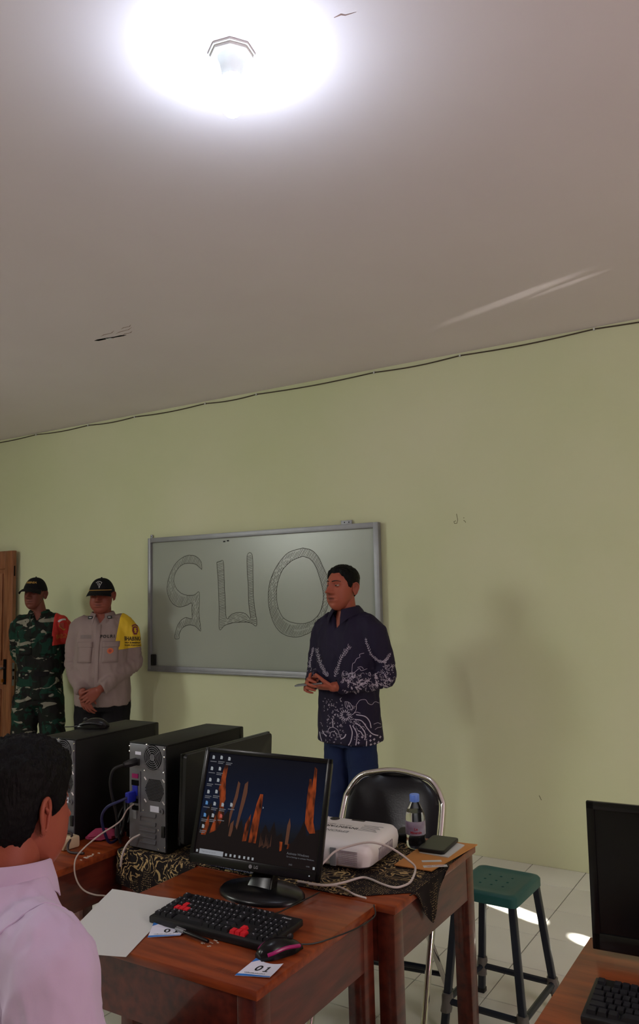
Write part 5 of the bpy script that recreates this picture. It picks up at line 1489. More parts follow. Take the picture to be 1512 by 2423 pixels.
def fold_noise(scale=7.0, amp=0.006, seed=0.0, stretch=(1, 1, 0.45)):
    def f(c, n):
        q = Vector((c.x * scale * stretch[0], c.y * scale * stretch[1], c.z * scale * stretch[2] + seed))
        a = noise.noise(q + Vector((noise.noise(q * 0.8) * 0.9, 0, seed)))
        b = noise.noise(q * 2.7 + Vector((0, seed, 0)))
        ridge = max(-0.4, 1 - abs(a) * 3.2)
        r2 = max(-0.3, 1 - abs(b) * 3.4)
        return amp * (ridge * 1.1 - 0.35 + 0.55 * r2)
    return f

def arm_folds(el, amp=0.006, reach=0.13, seed=0.0):
    """creases around a bent elbow"""
    el = Vector(el)
    def f(c, n):
        d = (c - el).length
        if d > reach:
            return 0.0
        return amp * (1 - d / reach) * math.sin(d * 230 + 5 * noise.noise(c * 14 + Vector((seed, 0, 0))))
    return f

def collar_mesh(cx, cy, z0, rx, ry, h, gap, flap, tip, lean=0.0, n=44, th=0.0025, out=0.016):
    """turned-down shirt collar: stand plus flap, open at the front by 2*gap radians; tip lengthens the points"""
    rings = []
    for i in range(n + 1):
        a = -math.pi / 2 + gap + (2 * math.pi - 2 * gap) * i / n
        e = abs(2 * i / n - 1) ** 6
        front = abs(2 * i / n - 1)
        c, s = math.cos(a), math.sin(a)
        drop = 0.020 * front ** 3                        # collar sits lower at the throat
        P_ = lambda rr, z: Vector((cx + c * (rx + rr), cy + s * (ry + rr) + lean * z, z0 + z - drop))
        L = flap + tip * e
        o_ = out + 0.020 * e
        prof = [(0.0, 0.0), (0.0, h * 0.6), (0.001, h), (0.004, h + 0.003), (0.008, h), (o_ * 0.7, h - L * 0.5), (o_, h - L), (o_ - th, h - L), (o_ * 0.7 - th, h - L * 0.5), (0.005, h - 0.004), (-th, h * 0.6), (-th, 0.0)]
        rings.append([P_(r, z) for r, z in prof])
    return MB().loft(rings)

def drape(mb, pts2, w, M, bvh, off=0.0012, shift=0.25):
    """stroke given in the plane of M, laid on a surface: every vertex is dropped on it along the plane's normal"""
    tmp = MB(); ribbon(tmp, pts2, w)
    drape_verts(mb, tmp.v, tmp.f, M, bvh, off, shift)

def drape_verts(mb, vs, fs, M, bvh, off=0.0012, shift=0.25, graze=0.12):
    nrm = (M.to_3x3() @ Vector((0, 0, 1))).normalized()
    out, ok = [], []
    for p in vs:
        q = M @ Vector((p[0], p[1], 0))
        h, n_, _, _ = bvh.ray_cast(q + nrm * shift, -nrm, shift * 2.2)
        if h is None:
            out.append(q); ok.append(False)
        else:
            if n_.dot(nrm) < 0:
                n_ = -n_
            out.append(h + n_ * off); ok.append(n_.dot(nrm) > graze)
    mb.add(out, [f for f in fs if all(ok[i] for i in f) and max((out[f[0]] - out[i]).length for i in f) < 0.14])

def bvh_of(me):
    return BVHTree.FromPolygons([v.co for v in me.vertices], [tuple(p.vertices) for p in me.polygons])

def subdiv_strip(vs, fs):
    return vs, fs

M_eye = mat('eye_white', rgb(150, 138, 130), 0.25)
M_iris = mat('iris', rgb(20, 12, 10), 0.15)
M_hair = mat('black_hair', rgb(9, 8, 9), 0.6, spec=0.15, bump=0.4, bscale=160, stretch=(1, 1, 0.35))
M_brow = mat('brow_hair', rgb(26, 18, 17), 0.7)
M_skin = attr_mat('skin', 0.5, bump=0.04, bscale=260, spec=0.35, sss=0.0)

def add_head(person, body_parts, P, H, skin, hair=True, hairkw=None, brows=True):
    """H maps head space into the person; returns parts for the body mesh and adds eyes, brows, hair as children"""
    me = head_mesh(P)
    body_parts.append((me, H))
    for s in (-1, 1):
        c = EYE(s, P)
        e = obj('eye', MB().ball(c, 0.0125, 18, 12, None), M_eye, person, smooth=True, angle=180)
        e.data.transform(H)
        look = Vector((P.get('look', 0.0), -1, P.get('lookz', -0.05))).normalized()
        q = MB().lathe([(0.0058, 0.0), (0.0045, 0.0012), (0.0015, 0.0018)], 14, Matrix.Translation(c + look * 0.0114) @ look.to_track_quat('Z', 'Y').to_matrix().to_4x4())
        i_ = obj('iris', q, M_iris, e, smooth=True)
        i_.data.transform(H)
        if brows:
            pts, rs = [], []
            for k in range(9):
                t = k / 8
                d = Vector((s * (0.012 + 0.040 * t), -0.094 + 0.027 * t * t, 0.0375 + P.get('brow', 0.0) * (1 - t) + 0.006 * math.sin(math.pi * min(1, t * 0.9)) ))
                r0 = head_radius(d.normalized(), P)
                pts.append(d.normalized() * (r0 + 0.0052)); rs.append(0.0036 * (1 - 0.65 * t) * (0.8 + 0.2 * min(1, t * 5)))
            b_ = obj('eyebrow', MB().tube(pts, rs, 8, round_ends=True), M_brow, person, smooth=True)
            b_.data.transform(H)
    if hair:
        hm = hair_mesh(P, **(hairkw or {}))
        h = obj('hair', hm, M_hair, person, smooth=True, angle=180)
        h.data.transform(H)
    return me

def finish_body(person, parts, skin, P, H):
    me = join_mesh('body', parts)
    Hi = H.inverted()
    f = skin_fn(skin, P)
    tint(me, lambda c: f(Hi @ c) if (Hi @ c).length < 0.16 else skin)
    o = obj('body', me, M_skin, person, smooth=True, angle=180)
    return o

def limb(mb, pts, rs, seg=16, flat=None, round_ends=True):
    P_ = smooth_path(pts, 5)
    n = len(pts) - 1
    R_ = []
    for i in range(len(P_)):
        t = min(i / 5, n - 1e-6); k = int(t); f = t - k
        R_.append(rs[k] * (1 - f) + rs[k + 1] * f)
    mb.tube(P_, R_, seg, round_ends=round_ends, flat=flat)

def shoe(person, x, y, rz, m):
    M = Matrix.Translation((x, y, 0)) @ Matrix.Rotation(rz, 4, 'Z')
    mb = MB()
    rings = []
    for yy, w, h in ((0.085, 0.026, 0.055), (0.07, 0.034, 0.085), (0.02, 0.036, 0.09), (-0.04, 0.040, 0.070), (-0.10, 0.046, 0.052), (-0.15, 0.043, 0.042), (-0.18, 0.028, 0.030)):
        rings.append([M @ Vector((w * math.cos(a), yy, 0.012 + max(0, math.sin(a)) * h - max(0, -math.sin(a)) * 0.002)) for a in (2 * math.pi * j / 20 for j in range(20))])
    s = obj('shoe', mb.loft(rings), m, person, smooth=True, angle=60)
    out = [(x_, y_) for x_, y_ in ((0.036, 0.085), (0.040, 0.0), (0.049, -0.10), (0.045, -0.155), (0.02, -0.188), (-0.02, -0.188), (-0.045, -0.155), (-0.049, -0.10), (-0.040, 0.0), (-0.036, 0.085), (0, 0.098))]
    obj('sole', MB().prism(out, 0.0, 0.014, M), M_dark, s)

def legs_into(mb, hipz, dx, foot_y=0.0, r=(0.098, 0.078, 0.062, 0.058), ankle=0.09, spread=0.02, knee_y=-0.015):
    for s in (-1, 1):
        limb(mb, [(s * dx, 0, hipz), (s * (dx + spread * 0.4), knee_y * 0.6, hipz * 0.75), (s * (dx + spread * 0.7), knee_y, hipz * 0.53), (s * (dx + spread), foot_y, ankle)], [r[0], r[0] * 0.92, r[1], r[2]], 20)
def hand_frame(wrist, fingers, palm, side):
    Z = Vector(fingers).normalized()
    Y = -Vector(palm); Y = (Y - Z * Y.dot(Z)).normalized()
    X = Y.cross(Z) * (1 if side == 'right' else -1)
    return Matrix(((X.x, Y.x, Z.x, wrist[0]), (X.y, Y.y, Z.y, wrist[1]), (X.z, Y.z, Z.z, wrist[2]), (0, 0, 0, 1)))

def garment(name, mb, voxel, m, person, folds, smooth=3, dent=None, post=None):
    me = remesh(mb, voxel, smooth)
    wrinkle(me, lambda c, n: sum(f(c, n) for f in folds))
    if dent:
        wrinkle(me, dent)
    o = obj(name, me, m, person, smooth=True, angle=180)
    return o

def neckline(depth, zt, zb, w, cy):
    """pushes the cloth in at an open V neck so that the throat shows"""
    def f(c, n):
        if c.y < cy and zb < c.z:
            half = w * min(1.0, (c.z - zb) / (zt - zb))
            k = (1 - sm(half - 0.009, half + 0.009, abs(c.x))) * sm(zb, zb + 0.012, c.z)
            if k > 0:
                return Vector((0, depth * k, 0))
        return 0.0
    return f

SK_TAN = rgb(152, 80, 62)
SK_DARK = rgb(106, 56, 46)
SK_MID = rgb(126, 64, 52)

# ------------------------------------------------------------------ the speaker
sp = thing('person', 'standing man in a dark navy batik shirt talking, phone in both hands, before the whiteboard', 'person', (-2.285, 3.93, 0), math.radians(-10))
HS = Matrix.Translation((-0.004, -0.030, 1.594)) @ Matrix.Rotation(math.radians(-3), 4, 'Z') @ Matrix.Rotation(math.radians(-2), 4, 'X') @ Matrix.Scale(1.02, 4)
Pm = dict(w=1.0, jaw=1.0, fat=0.12, open=0.003, must=0.35, look=0.1, lookz=-0.12, brow=0.004)
parts = []
add_head(sp, parts, Pm, HS, SK_TAN, hairkw=dict(top=0.021, side=0.0055, line=HAIRLINE, seed=3))
L_el, R_el = (0.238, 0.040, 1.105), (-0.232, -0.010, 1.105)
L_wr, R_wr = (0.085, -0.235, 1.078), (-0.062, -0.235, 1.085)
fine = MB()
ML = hand_frame(L_wr, (-0.86, -0.46, 0.02), (-0.25, 0.25, 0.93), 'left')
MR = hand_frame(R_wr, (0.32, -0.92, 0.10), (0.72, 0.25, -0.25), 'right')
hand_into(fine, ML, curl=(0.55, 0.62, 0.68, 0.75), thumb=(0.55, 0.5, 0.5), s=0.98)
hand_into(fine, MR, curl=(0.62, 0.70, 0.78, 0.8), thumb=(0.6, 0.3, 0.3), s=0.98)
limb(fine, [L_el, L_wr], [0.032, 0.026], 14)
limb(fine, [R_el, R_wr], [0.032, 0.026], 14)
parts.append((remesh(fine, 0.0032, 3), None))
coarse = MB()
torso_into(coarse, [(0.80, 0.145, 0.095, 0), (1.0, 0.15, 0.10, 0), (1.2, 0.165, 0.105, 0), (1.36, 0.165, 0.095, 0.0), (1.43, 0.10, 0.068, 0.0), (1.46, 0.062, 0.058, 0.0)])
limb(coarse, [(0, 0.0, 1.40), (0, -0.006, 1.48), (0, -0.018, 1.57)], [0.062, 0.056, 0.055], 20)
for s, e in ((1, L_el), (-1, R_el)):
    limb(coarse, [(s * 0.155, 0, 1.355), e], [0.045, 0.034], 14)
legs_into(coarse, 0.84, 0.078, r=(0.066, 0.050, 0.040, 0.036), ankle=0.05)
parts.append((remesh(coarse, 0.008, 4), None))
finish_body(sp, parts, SK_TAN, Pm, HS)

M_shirt = mat('navy_shirt', rgb(32, 26, 48), 0.75, spec=0.25, var=0.15, vscale=4, bump=0.05, bscale=600)
M_print = mat('batik_line', rgb(178, 168, 186), 0.8)
mb = MB()
torso_into(mb, [(0.757, 0.186, 0.135, 0.0), (0.86, 0.182, 0.134, 0), (1.0, 0.178, 0.132, -0.004), (1.15, 0.182, 0.130, -0.004), (1.28, 0.190, 0.128, -0.002), (1.36, 0.178, 0.114, 0.0), (1.41, 0.152, 0.098, 0.004), (1.450, 0.102, 0.080, 0.006), (1.478, 0.074, 0.070, 0.004)], p=2.6)
for s, e, w in ((1, L_el, L_wr), (-1, R_el, R_wr)):
    we = Vector(e).lerp(Vector(w), 0.92)
    limb(mb, [(s * 0.125, 0.0, 1.395), (s * 0.183, 0.006, 1.348), (s * 0.214, e[1] * 0.6 + 0.006, 1.23), e], [0.070, 0.072, 0.062, 0.054], 20)
    limb(mb, [e, tuple(Vector(e).lerp(we, 0.5)), tuple(we)], [0.054, 0.049, 0.041], 18, round_ends=False)
shirt = garment('shirt', mb, 0.0085, M_shirt, sp, [fold_noise(9, 0.0055, 1.0), arm_folds(L_el, 0.006, 0.12, 1), arm_folds(R_el, 0.006, 0.12, 2)], 3, dent=neckline(0.035, 1.46, 1.375, 0.038, -0.03))
obj('collar', collar_mesh(0, -0.004, 1.458, 0.070, 0.072, 0.042, 0.36, 0.036, 0.046, lean=-0.1, out=0.032), M_shirt, sp, smooth=True, angle=50)
mb = MB()
dirl = Vector((0.0, 0.0, 0.0))
# printed pattern laid on the cloth
vd = (Matrix.Rotation(math.radians(10), 4, 'Z') @ (Vector((0, 0, 0)) - Vector((-2.285, 3.93, 0)))).normalized()
xr = Vector((0, 0, 1)).cross(vd)
MPR = Matrix(((xr.x, 0, vd.x, 0), (xr.y, 0, vd.y, 0), (0, 1, 0, 0), (0, 0, 0, 1)))
bv = bvh_of(shirt.data)
K = 0.000581
q2 = lambda u, v: ((u - 541) * K, 1.713 - (v - 100) * K)
def stroke(pts, w=0.0026, n=5):
    pts = [(p.x, p.y) for p in smooth_path([q2(*p) + (0,) for p in pts], n)]
    drape(mb, pts, w, MPR, bv)
def garland(pts, leaf=30):
    stroke(pts, 0.0018)
    P_ = [(p.x, p.y) for p in smooth_path([(a, b, 0) for a, b in pts], 4)]
    for i in range(0, len(P_) - 1):
        (a, b), (c, d) = P_[i], P_[i + 1]
        t = math.atan2(d - b, c - a)
        for s in (-1, 1):
            a2 = t + s * 0.75
            L = leaf * random.uniform(0.45, 1.15)
            e = (a + L * math.cos(a2), b + L * math.sin(a2))
            m_ = (a + L * 0.5 * math.cos(a2 + s * 0.25), b + L * 0.5 * math.sin(a2 + s * 0.25))
            stroke([(a, b), m_, e], 0.0024, 2)
garland([(345, 1120), (310, 1080), (280, 1020), (255, 950), (235, 870)])
garland([(410, 1120), (440, 1040), (470, 960), (510, 890), (560, 830)])
garland([(860, 985), (810, 965), (760, 920), (725, 840), (710, 760)], 22)
garland([(862, 985), (900, 965), (940, 905)], 24)
garland([(160, 1060), (165, 1000), (185, 930), (202, 862)], 20)
for pts in ([(570, 1085), (580, 1000), (600, 985), (620, 950), (650, 935), (650, 910), (690, 900)], [(590, 1080), (640, 1040), (660, 1060), (715, 1045)], [(625, 1030), (660, 1025), (680, 1045)],
            [(605, 1370), (640, 1330), (690, 1328), (715, 1365), (750, 1380), (780, 1358), (830, 1385)], [(760, 1560), (800, 1555), (830, 1575)], [(770, 1610), (800, 1600), (838, 1604)],
            [(880, 990), (885, 1050), (920, 1045), (945, 1020)]):
    stroke(pts, 0.0022)
for pts in ([(585, 1505), (650, 1520), (700, 1590), (740, 1640), (800, 1670)], [(590, 1535), (640, 1570), (680, 1640), (672, 1692)], [(600, 1462), (680, 1480), (722, 1530), (735, 1590)], [(540, 1555), (560, 1620), (545, 1700), (515, 1750)],
            [(565, 1560), (602, 1640), (585, 1762)], [(612, 1605), (640, 1620), (656, 1650)], [(280, 1640), (295, 1665), (320, 1678)], [(250, 1655), (258, 1700), (272, 1742)], [(502, 1640), (485, 1670), (450, 1690)], [(380, 1510), (382, 1592)], [(690, 1700), (686, 1750)]):
    stroke(pts, 0.0050)
for pts in ([(500, 1345), (540, 1350), (570, 1400), (540, 1420)], [(500, 1345), (505, 1390), (535, 1420)], [(515, 1350), (525, 1400)], [(530, 1350), (550, 1405)], [(605, 1370), (600, 1420), (570, 1460)], [(470, 1310), (455, 1325), (470, 1345)],
            [(330, 1650), (340, 1610), (380, 1590), (425, 1610), (440, 1650)], [(350, 1680), (360, 1640), (385, 1630), (410, 1640), (420, 1680)], [(550, 1470), (600, 1440), (640, 1450)], [(540, 1510), (580, 1500)]):
    stroke(pts, 0.0026)
for k in range(15):
    a = 2 * math.pi * k / 15
    stroke([(500 + 28 * math.cos(a), 1470 + 28 * math.sin(a)), (500 + 52 * math.cos(a + 0.2), 1470 + 52 * math.sin(a + 0.2))], 0.0045, 2)
for x, y in ((615, 1715), (650, 1665), (655, 1750), (725, 1660), (725, 1700), (760, 1695), (800, 1730), (765, 1735), (545, 1752), (820, 1690), (612, 1755), (728, 1738)):
    stroke([(x - 11, y), (x + 11, y)], 0.0042, 2); stroke([(x, y - 11), (x, y + 11)], 0.0042, 2)
rr = random.Random(5)
def curls(n, u0, u1, v0, v1, r0=8, r1=26):
    for _ in range(n):
        u, v, r, a = rr.uniform(u0, u1), rr.uniform(v0, v1), rr.uniform(r0, r1), rr.uniform(0, 6.3)
        t = rr.choice((-1, 1))
        stroke([(u + r * (1 - k * 0.13) * math.cos(a + t * k * 0.8), v + r * (1 - k * 0.13) * math.sin(a + t * k * 0.8)) for k in range(rr.randint(4, 8))], rr.choice((0.0012, 0.0015, 0.002)), 3)
def sprigs(n, u0, u1, v0, v1):
    for _ in range(n):
        u, v, a, L = rr.uniform(u0, u1), rr.uniform(v0, v1), rr.uniform(0, 6.3), rr.uniform(25, 45)
        c, s = math.cos(a), math.sin(a)
        stroke([(u, v), (u + L * 0.5 * c - 4 * s, v + L * 0.5 * s + 4 * c), (u + L * c, v + L * s)], 0.0013, 3)
        for k in range(1, 5):
            for t in (-1, 1):
                b = a + t * 0.9; l = 10 * (1.2 - k * 0.15)
                p_ = (u + L * c * k / 4, v + L * s * k / 4)
                stroke([p_, (p_[0] + l * math.cos(b), p_[1] + l * math.sin(b))], 0.0022, 2)
curls(110, 470, 950, 1075, 1255, 6, 20)
curls(34, 840, 960, 1000, 1180, 6, 20)
sprigs(26, 480, 950, 1080, 1250)
sprigs(10, 560, 700, 1090, 1250)
curls(26, 135, 235, 1040, 1250, 6, 16)
curls(70, 290, 480, 1330, 1560, 4, 11)
curls(40, 250, 480, 1560, 1740, 4, 12)
curls(30, 440, 600, 1380, 1540, 4, 12)
curls(24, 480, 560, 1080, 1160, 6, 18)
for k in range(40):
    u, v = rr.uniform(560, 700), rr.uniform(1520, 1690)
    stroke([(u, v), (u + 6, v + 5)], 0.0028, 2)
tag(obj('shirt_pattern', mb, M_print, shirt), kind='stuff')
# trousers, shoes, phone
M_jeans = mat('dark_jeans', rgb(28, 40, 74), 0.8, spec=0.2, var=0.25, vscale=5, bump=0.05, bscale=500)
mb = MB()
torso_into(mb, [(0.74, 0.160, 0.112, 0), (0.85, 0.158, 0.110, 0), (0.93, 0.150, 0.104, 0)])
legs_into(mb, 0.80, 0.080, r=(0.090, 0.080, 0.068, 0.066), ankle=0.07)
garment('trousers', mb, 0.010, M_jeans, sp, [fold_noise(6, 0.006, 4.0, (1, 1, 0.8))], 3)
for s in (-1, 1):
    shoe(sp, s * 0.106, -0.01, s * 0.12, M_black)
ph_ = thing('phone', 'slim phone held in the hands of the man in the batik shirt', 'phone', (0, 0, 0), 0)
mid = Vector(sp.location)
RZ = Matrix.Rotation(math.radians(-10), 4, 'Z')
pp = Matrix.Translation(sp.location) @ RZ @ Matrix.Translation((-0.025, -0.295, 1.094)) @ Matrix.Rotation(math.radians(28), 4, 'Z') @ Matrix.Rotation(math.radians(-6), 4, 'Y')
ph_.matrix_world = pp
obj('case', MB().prism(rounded_rect(0.155, 0.074, 0.010), -0.004, 0.0038), M_grey, ph_, bevel=0.0012)
obj('screen', MB().prism(rounded_rect(0.149, 0.068, 0.008), 0.0038, 0.0044), M_gloss, ph_)

# ------------------------------------------------------------------ caps
def cap(person, H, P, m, band_z=0.046, bill_len=0.075, tilt=0.0, trim=None):
    t = bpy.data.objects.new('cap', None)
    vs, fs = [], []
    na, ne = 64, 22
    for side_, off in ((0, 0.013), (1, 0.0095)):
        for i in range(ne + 1):
            el = i / ne
            for j in range(na):
                az = 2 * math.pi * j / na
                z0 = band_z - 0.012 * math.cos(az) * -1 * 0.0 - 0.020 * (0.5 - 0.5 * math.cos(az))
                # start direction on the band, sweep to the crown
                e0 = math.atan2(z0, 0.088)
                e = e0 + (math.pi / 2 - 0.01 - e0) * el
                d = Vector((math.sin(az) * math.cos(e), -math.cos(az) * math.cos(e), math.sin(e)))
                r = head_radius(d, P) + off + 0.010 * sm(0.25, 0.8, el) * (1 if off > 0.01 else 0.9)
                vs.append(d * r)
    n1 = (ne + 1) * na
    for i in range(ne):
        for j in range(na):
            a, b = i * na + j, i * na + (j + 1) % na
            fs.append((a, b, b + na, a + na)); fs.append((n1 + b, n1 + a, n1 + a + na, n1 + b + na))
    for j in range(na):
        fs.append((j, n1 + j, n1 + (j + 1) % na, (j + 1) % na))
    fs.append(tuple(ne * na + j for j in range(na))); fs.append(tuple(n1 + ne * na + j for j in range(na - 1, -1, -1)))
    c = obj('cap', MB().add(vs, fs), m, person, smooth=True, angle=50)
    c.data.transform(H)
    obj_b = MB().ball((0, 0.006, 0.143), (0.007, 0.007, 0.004), 10, 6)
    rings = []
    for i in range(19):
        az = math.radians(-66 + 132 * i / 18)
        e0 = math.atan2(band_z + 0.004, 0.088)
        d = Vector((math.sin(az) * math.cos(e0), -math.cos(az) * math.cos(e0), math.sin(e0)))
        p0 = d * (head_radius(d, P) + 0.011)
        L = bill_len * math.cos(az * 0.98) ** 0.55
        ring = []
        for k, (f, dz) in enumerate(((0, 0), (0.35, -0.004), (0.7, -0.012), (1.0, -0.024))):
            ring.append(p0 + Vector((math.sin(az) * L * f * 0.25, -L * f, dz + 0.010 * (1 - (az / 1.15) ** 2) * f * 0 - 0.016 * (az / 1.15) ** 2 * f)))
        rings.append(ring + [q + Vector((0, 0, -0.003)) for q in ring[::-1]])
    bl = obj('cap_bill', MB().loft(rings), m, c, smooth=True, angle=50)
    bl.data.transform(H)
    b2 = obj('cap_button', obj_b, m, c, smooth=True); b2.data.transform(H)
    if trim:
        pts = []
        for i in range(25):
            az = math.radians(-64 + 128 * i / 24)
            e0 = math.atan2(band_z + 0.006, 0.088)
            d = Vector((math.sin(az) * math.cos(e0), -math.cos(az) * math.cos(e0), math.sin(e0)))
            pts.append(d * (head_radius(d, P) + 0.0155))
        o = obj('gold_braid', MB().tube(pts, 0.0028, 6), trim, c, smooth=True); o.data.transform(H)
    return c

def on_surface(mbs, body, size, M, bv, bold=0.0, yscale=1.0, off=0.0015, **kw):
    v, f = text_mesh(body, size, bold=bold, **kw)
    drape_verts(mbs, [(p.x, p.y * yscale) for p in v], f, M, bv, off)

def fan(pts):
    return [tuple(range(len(pts)))]

M_gold = mat('gold_thread', rgb(170, 130, 60), 0.6)
M_silver = mat('silver_thread', rgb(180, 178, 180), 0.5)
M_capblack = mat('black_cap_cloth', rgb(16, 15, 18), 0.8, spec=0.2, bump=0.05, bscale=500)

# ------------------------------------------------------------------ the policeman
po = thing('person', 'stout policeman in a grey brown uniform and black cap, yellow armband, hands clasped', 'person', (-4.575, 4.235, 0), math.radians(33))
HP = Matrix.Translation((0.0, -0.035, 1.588)) @ Matrix.Rotation(math.radians(-1), 4, 'Z') @ Matrix.Rotation(math.radians(6), 4, 'X')
Pp = dict(w=1.06, jaw=1.12, fat=1.0, must=0.2, look=0.2)
parts = []
add_head(po, parts, Pp, HP, SK_MID, hairkw=dict(top=0.004, side=0.004, line=interp([(0, 0.09), (1.1, 0.06), (1.3, 0.02), (1.6, 0.03), (1.86, 0.03), (2.1, -0.03), (3.15, -0.07)]), seed=8, na=80, ne=60))
L_el, R_el = (0.232, 0.02, 1.095), (-0.228, 0.02, 1.095)
L_wr, R_wr = (0.030, -0.225, 0.925), (-0.090, -0.205, 0.905)
fine = MB()
hand_into(fine, hand_frame(L_wr, (-0.72, -0.28, -0.62), (-0.3, 0.92, 0.1), 'left'), curl=(0.5, 0.55, 0.6, 0.6), thumb=(0.45, 0.2, 0.3), s=1.02)
hand_into(fine, hand_frame(R_wr, (0.30, -0.10, -0.95), (0.3, 0.93, 0.0), 'right'), curl=(0.35, 0.4, 0.45, 0.5), thumb=(0.45, 0.2, 0.3), s=1.02)
limb(fine, [L_el, L_wr], [0.032, 0.028], 14)
limb(fine, [R_el, R_wr], [0.032, 0.028], 14)
parts.append((remesh(fine, 0.0036, 3), None))
coarse = MB()
torso_into(coarse, [(0.80, 0.16, 0.115, 0), (1.0, 0.175, 0.135, -0.01), (1.2, 0.175, 0.125, -0.005), (1.36, 0.17, 0.10, 0.0), (1.43, 0.10, 0.07, 0.0), (1.46, 0.066, 0.062, 0.0)])
limb(coarse, [(0, 0.0, 1.40), (0, -0.008, 1.47), (0, -0.022, 1.55)], [0.068, 0.064, 0.062], 20)
for s, e in ((1, L_el), (-1, R_el)):
    limb(coarse, [(s * 0.160, 0, 1.345), e], [0.048, 0.036], 14)
legs_into(coarse, 0.84, 0.094, r=(0.075, 0.055, 0.042, 0.036), ankle=0.05)
parts.append((remesh(coarse, 0.010, 4), None))
finish_body(po, parts, SK_MID, Pp, HP)
M_police = mat('grey_brown_uniform', rgb(136, 118, 116), 0.8, spec=0.2, var=0.10, vscale=5, bump=0.04, bscale=500)
mb = MB()
torso_into(mb, [(0.795, 0.196, 0.150, 0.0), (0.90, 0.198, 0.160, -0.006), (1.02, 0.200, 0.172, -0.018), (1.15, 0.196, 0.165, -0.014), (1.28, 0.190, 0.140, -0.004), (1.36, 0.178, 0.118, 0.0), (1.41, 0.150, 0.10, 0.004), (1.445, 0.104, 0.084, 0.006), (1.468, 0.080, 0.074, 0.004)], p=2.5)
for s, e, w in ((1, L_el, L_wr), (-1, R_el, R_wr)):
    we = Vector(e).lerp(Vector(w), 0.93)
    limb(mb, [(s * 0.13, 0.0, 1.385), (s * 0.182, 0.006, 1.335), (s * 0.210, 0.014, 1.22), e], [0.074, 0.078, 0.068, 0.060], 20)
    limb(mb, [e, tuple(Vector(e).lerp(we, 0.5) + Vector((0, -0.015, 0))), tuple(we)], [0.060, 0.056, 0.048], 18, round_ends=False)
ushirt = garment('uniform_shirt', mb, 0.0095, M_police, po, [fold_noise(8, 0.006, 2.0), arm_folds(L_el, 0.006, 0.14, 3), arm_folds(R_el, 0.006, 0.14, 4)], 3, dent=neckline(0.035, 1.46, 1.385, 0.040, -0.03))
obj('collar', collar_mesh(0, -0.004, 1.440, 0.076, 0.074, 0.040, 0.42, 0.036, 0.032, lean=-0.1, out=0.022), M_police, po, smooth=True, angle=50)
bv = bvh_of(ushirt.data)
MF = Matrix(((1, 0, 0, 0), (0, 0, -1, 0), (0, 1, 0, 0), (0, 0, 0, 1)))       # x right, y up, looking along +Y
def patch_on(mb, pts, M, bv, off=0.004):
    n = 6
    (ax, ay), (bx, by) = pts
    vs = [(ax + (bx - ax) * i / n, ay + (by - ay) * j / n) for j in range(n + 1) for i in range(n + 1)]
    fs = [(j * (n + 1) + i, j * (n + 1) + i + 1, (j + 1) * (n + 1) + i + 1, (j + 1) * (n + 1) + i) for j in range(n) for i in range(n)]
    drape_verts(mb, vs, fs, M, bv, off, graze=0.35)
for x0, x1 in ((-0.145, -0.040), (0.040, 0.145)):
    mb = MB(); patch_on(mb, ((x0, 1.115), (x1, 1.255)), MF, bv, 0.003); pk = obj('chest_pocket', mb, M_police, po, smooth=True)
    mb = MB(); patch_on(mb, ((x0 - 0.004, 1.222), (x1 + 0.004, 1.262)), MF, bv, 0.006); obj('pocket_flap', mb, M_police, pk, smooth=True)
    for m_ in (pk,) + tuple(pk.children):
        s_ = m_.modifiers.new('thick', 'SOLIDIFY'); s_.thickness = 0.003; s_.offset = 1
mb = MB(); patch_on(mb, ((-0.016, 0.80), (0.016, 1.385)), MF, bv, 0.0025)
o = obj('button_placket', mb, M_police, po, smooth=True); s_ = o.modifiers.new('thick', 'SOLIDIFY'); s_.thickness = 0.002; s_.offset = 1
mb = MB(); on_surface(mb, 'POLRI', 0.030, MF @ Matrix.Translation((0.066, 1.298, 0)), bv, bold=0.0010, spacing=1.35, off=0.003)
obj('chest_lettering', mb, M_ink, po)
mb = MB(); patch_on(mb, ((-0.135, 1.285), (-0.050, 1.312)), MF, bv, 0.003)
tape = obj('name_tape', mb, mat('tape_grey', rgb(112, 98, 96), 0.8), po)
mb = MB()
dsc = [(0.092 + 0.021 * math.cos(a), 1.195 + 0.021 * math.sin(a)) for a in (2 * math.pi * k / 18 for k in range(18))]
drape_verts(mb, dsc, fan(dsc), MF, bv, 0.008)
bd = obj('round_badge', mb, mat('badge_orange', rgb(190, 92, 50), 0.5), po)
mb = MB(); dsc = [(0.092 + 0.012 * math.cos(a), 1.195 + 0.012 * math.sin(a)) for a in (2 * math.pi * k / 14 for k in range(14))]
drape_verts(mb, dsc, fan(dsc), MF, bv, 0.0095); obj('badge_centre', mb, mat('badge_red', rgb(150, 50, 40), 0.5), bd)
for s in (-1, 1):
    mb = MB().box((s * 0.070, -0.086, 1.438), (0.036, 0.006, 0.022), None)
    t_ = obj('collar_tab', mb, M_black, po, bevel=0.001)
    obj('collar_pin', MB().box((s * 0.070, -0.0905, 1.438), (0.018, 0.003, 0.006)), M_silver, t_)
cp = cap(po, HP, Pp, M_capblack, trim=M_gold)
cb = bvh_of(cp.data)
MC = HP @ Matrix.Translation((0, -0.1, 0.096)) @ Matrix(((1, 0, 0, 0), (0, 0, -1, 0), (0, 1, 0, 0), (0, 0, 0, 1)))
mb = MB()
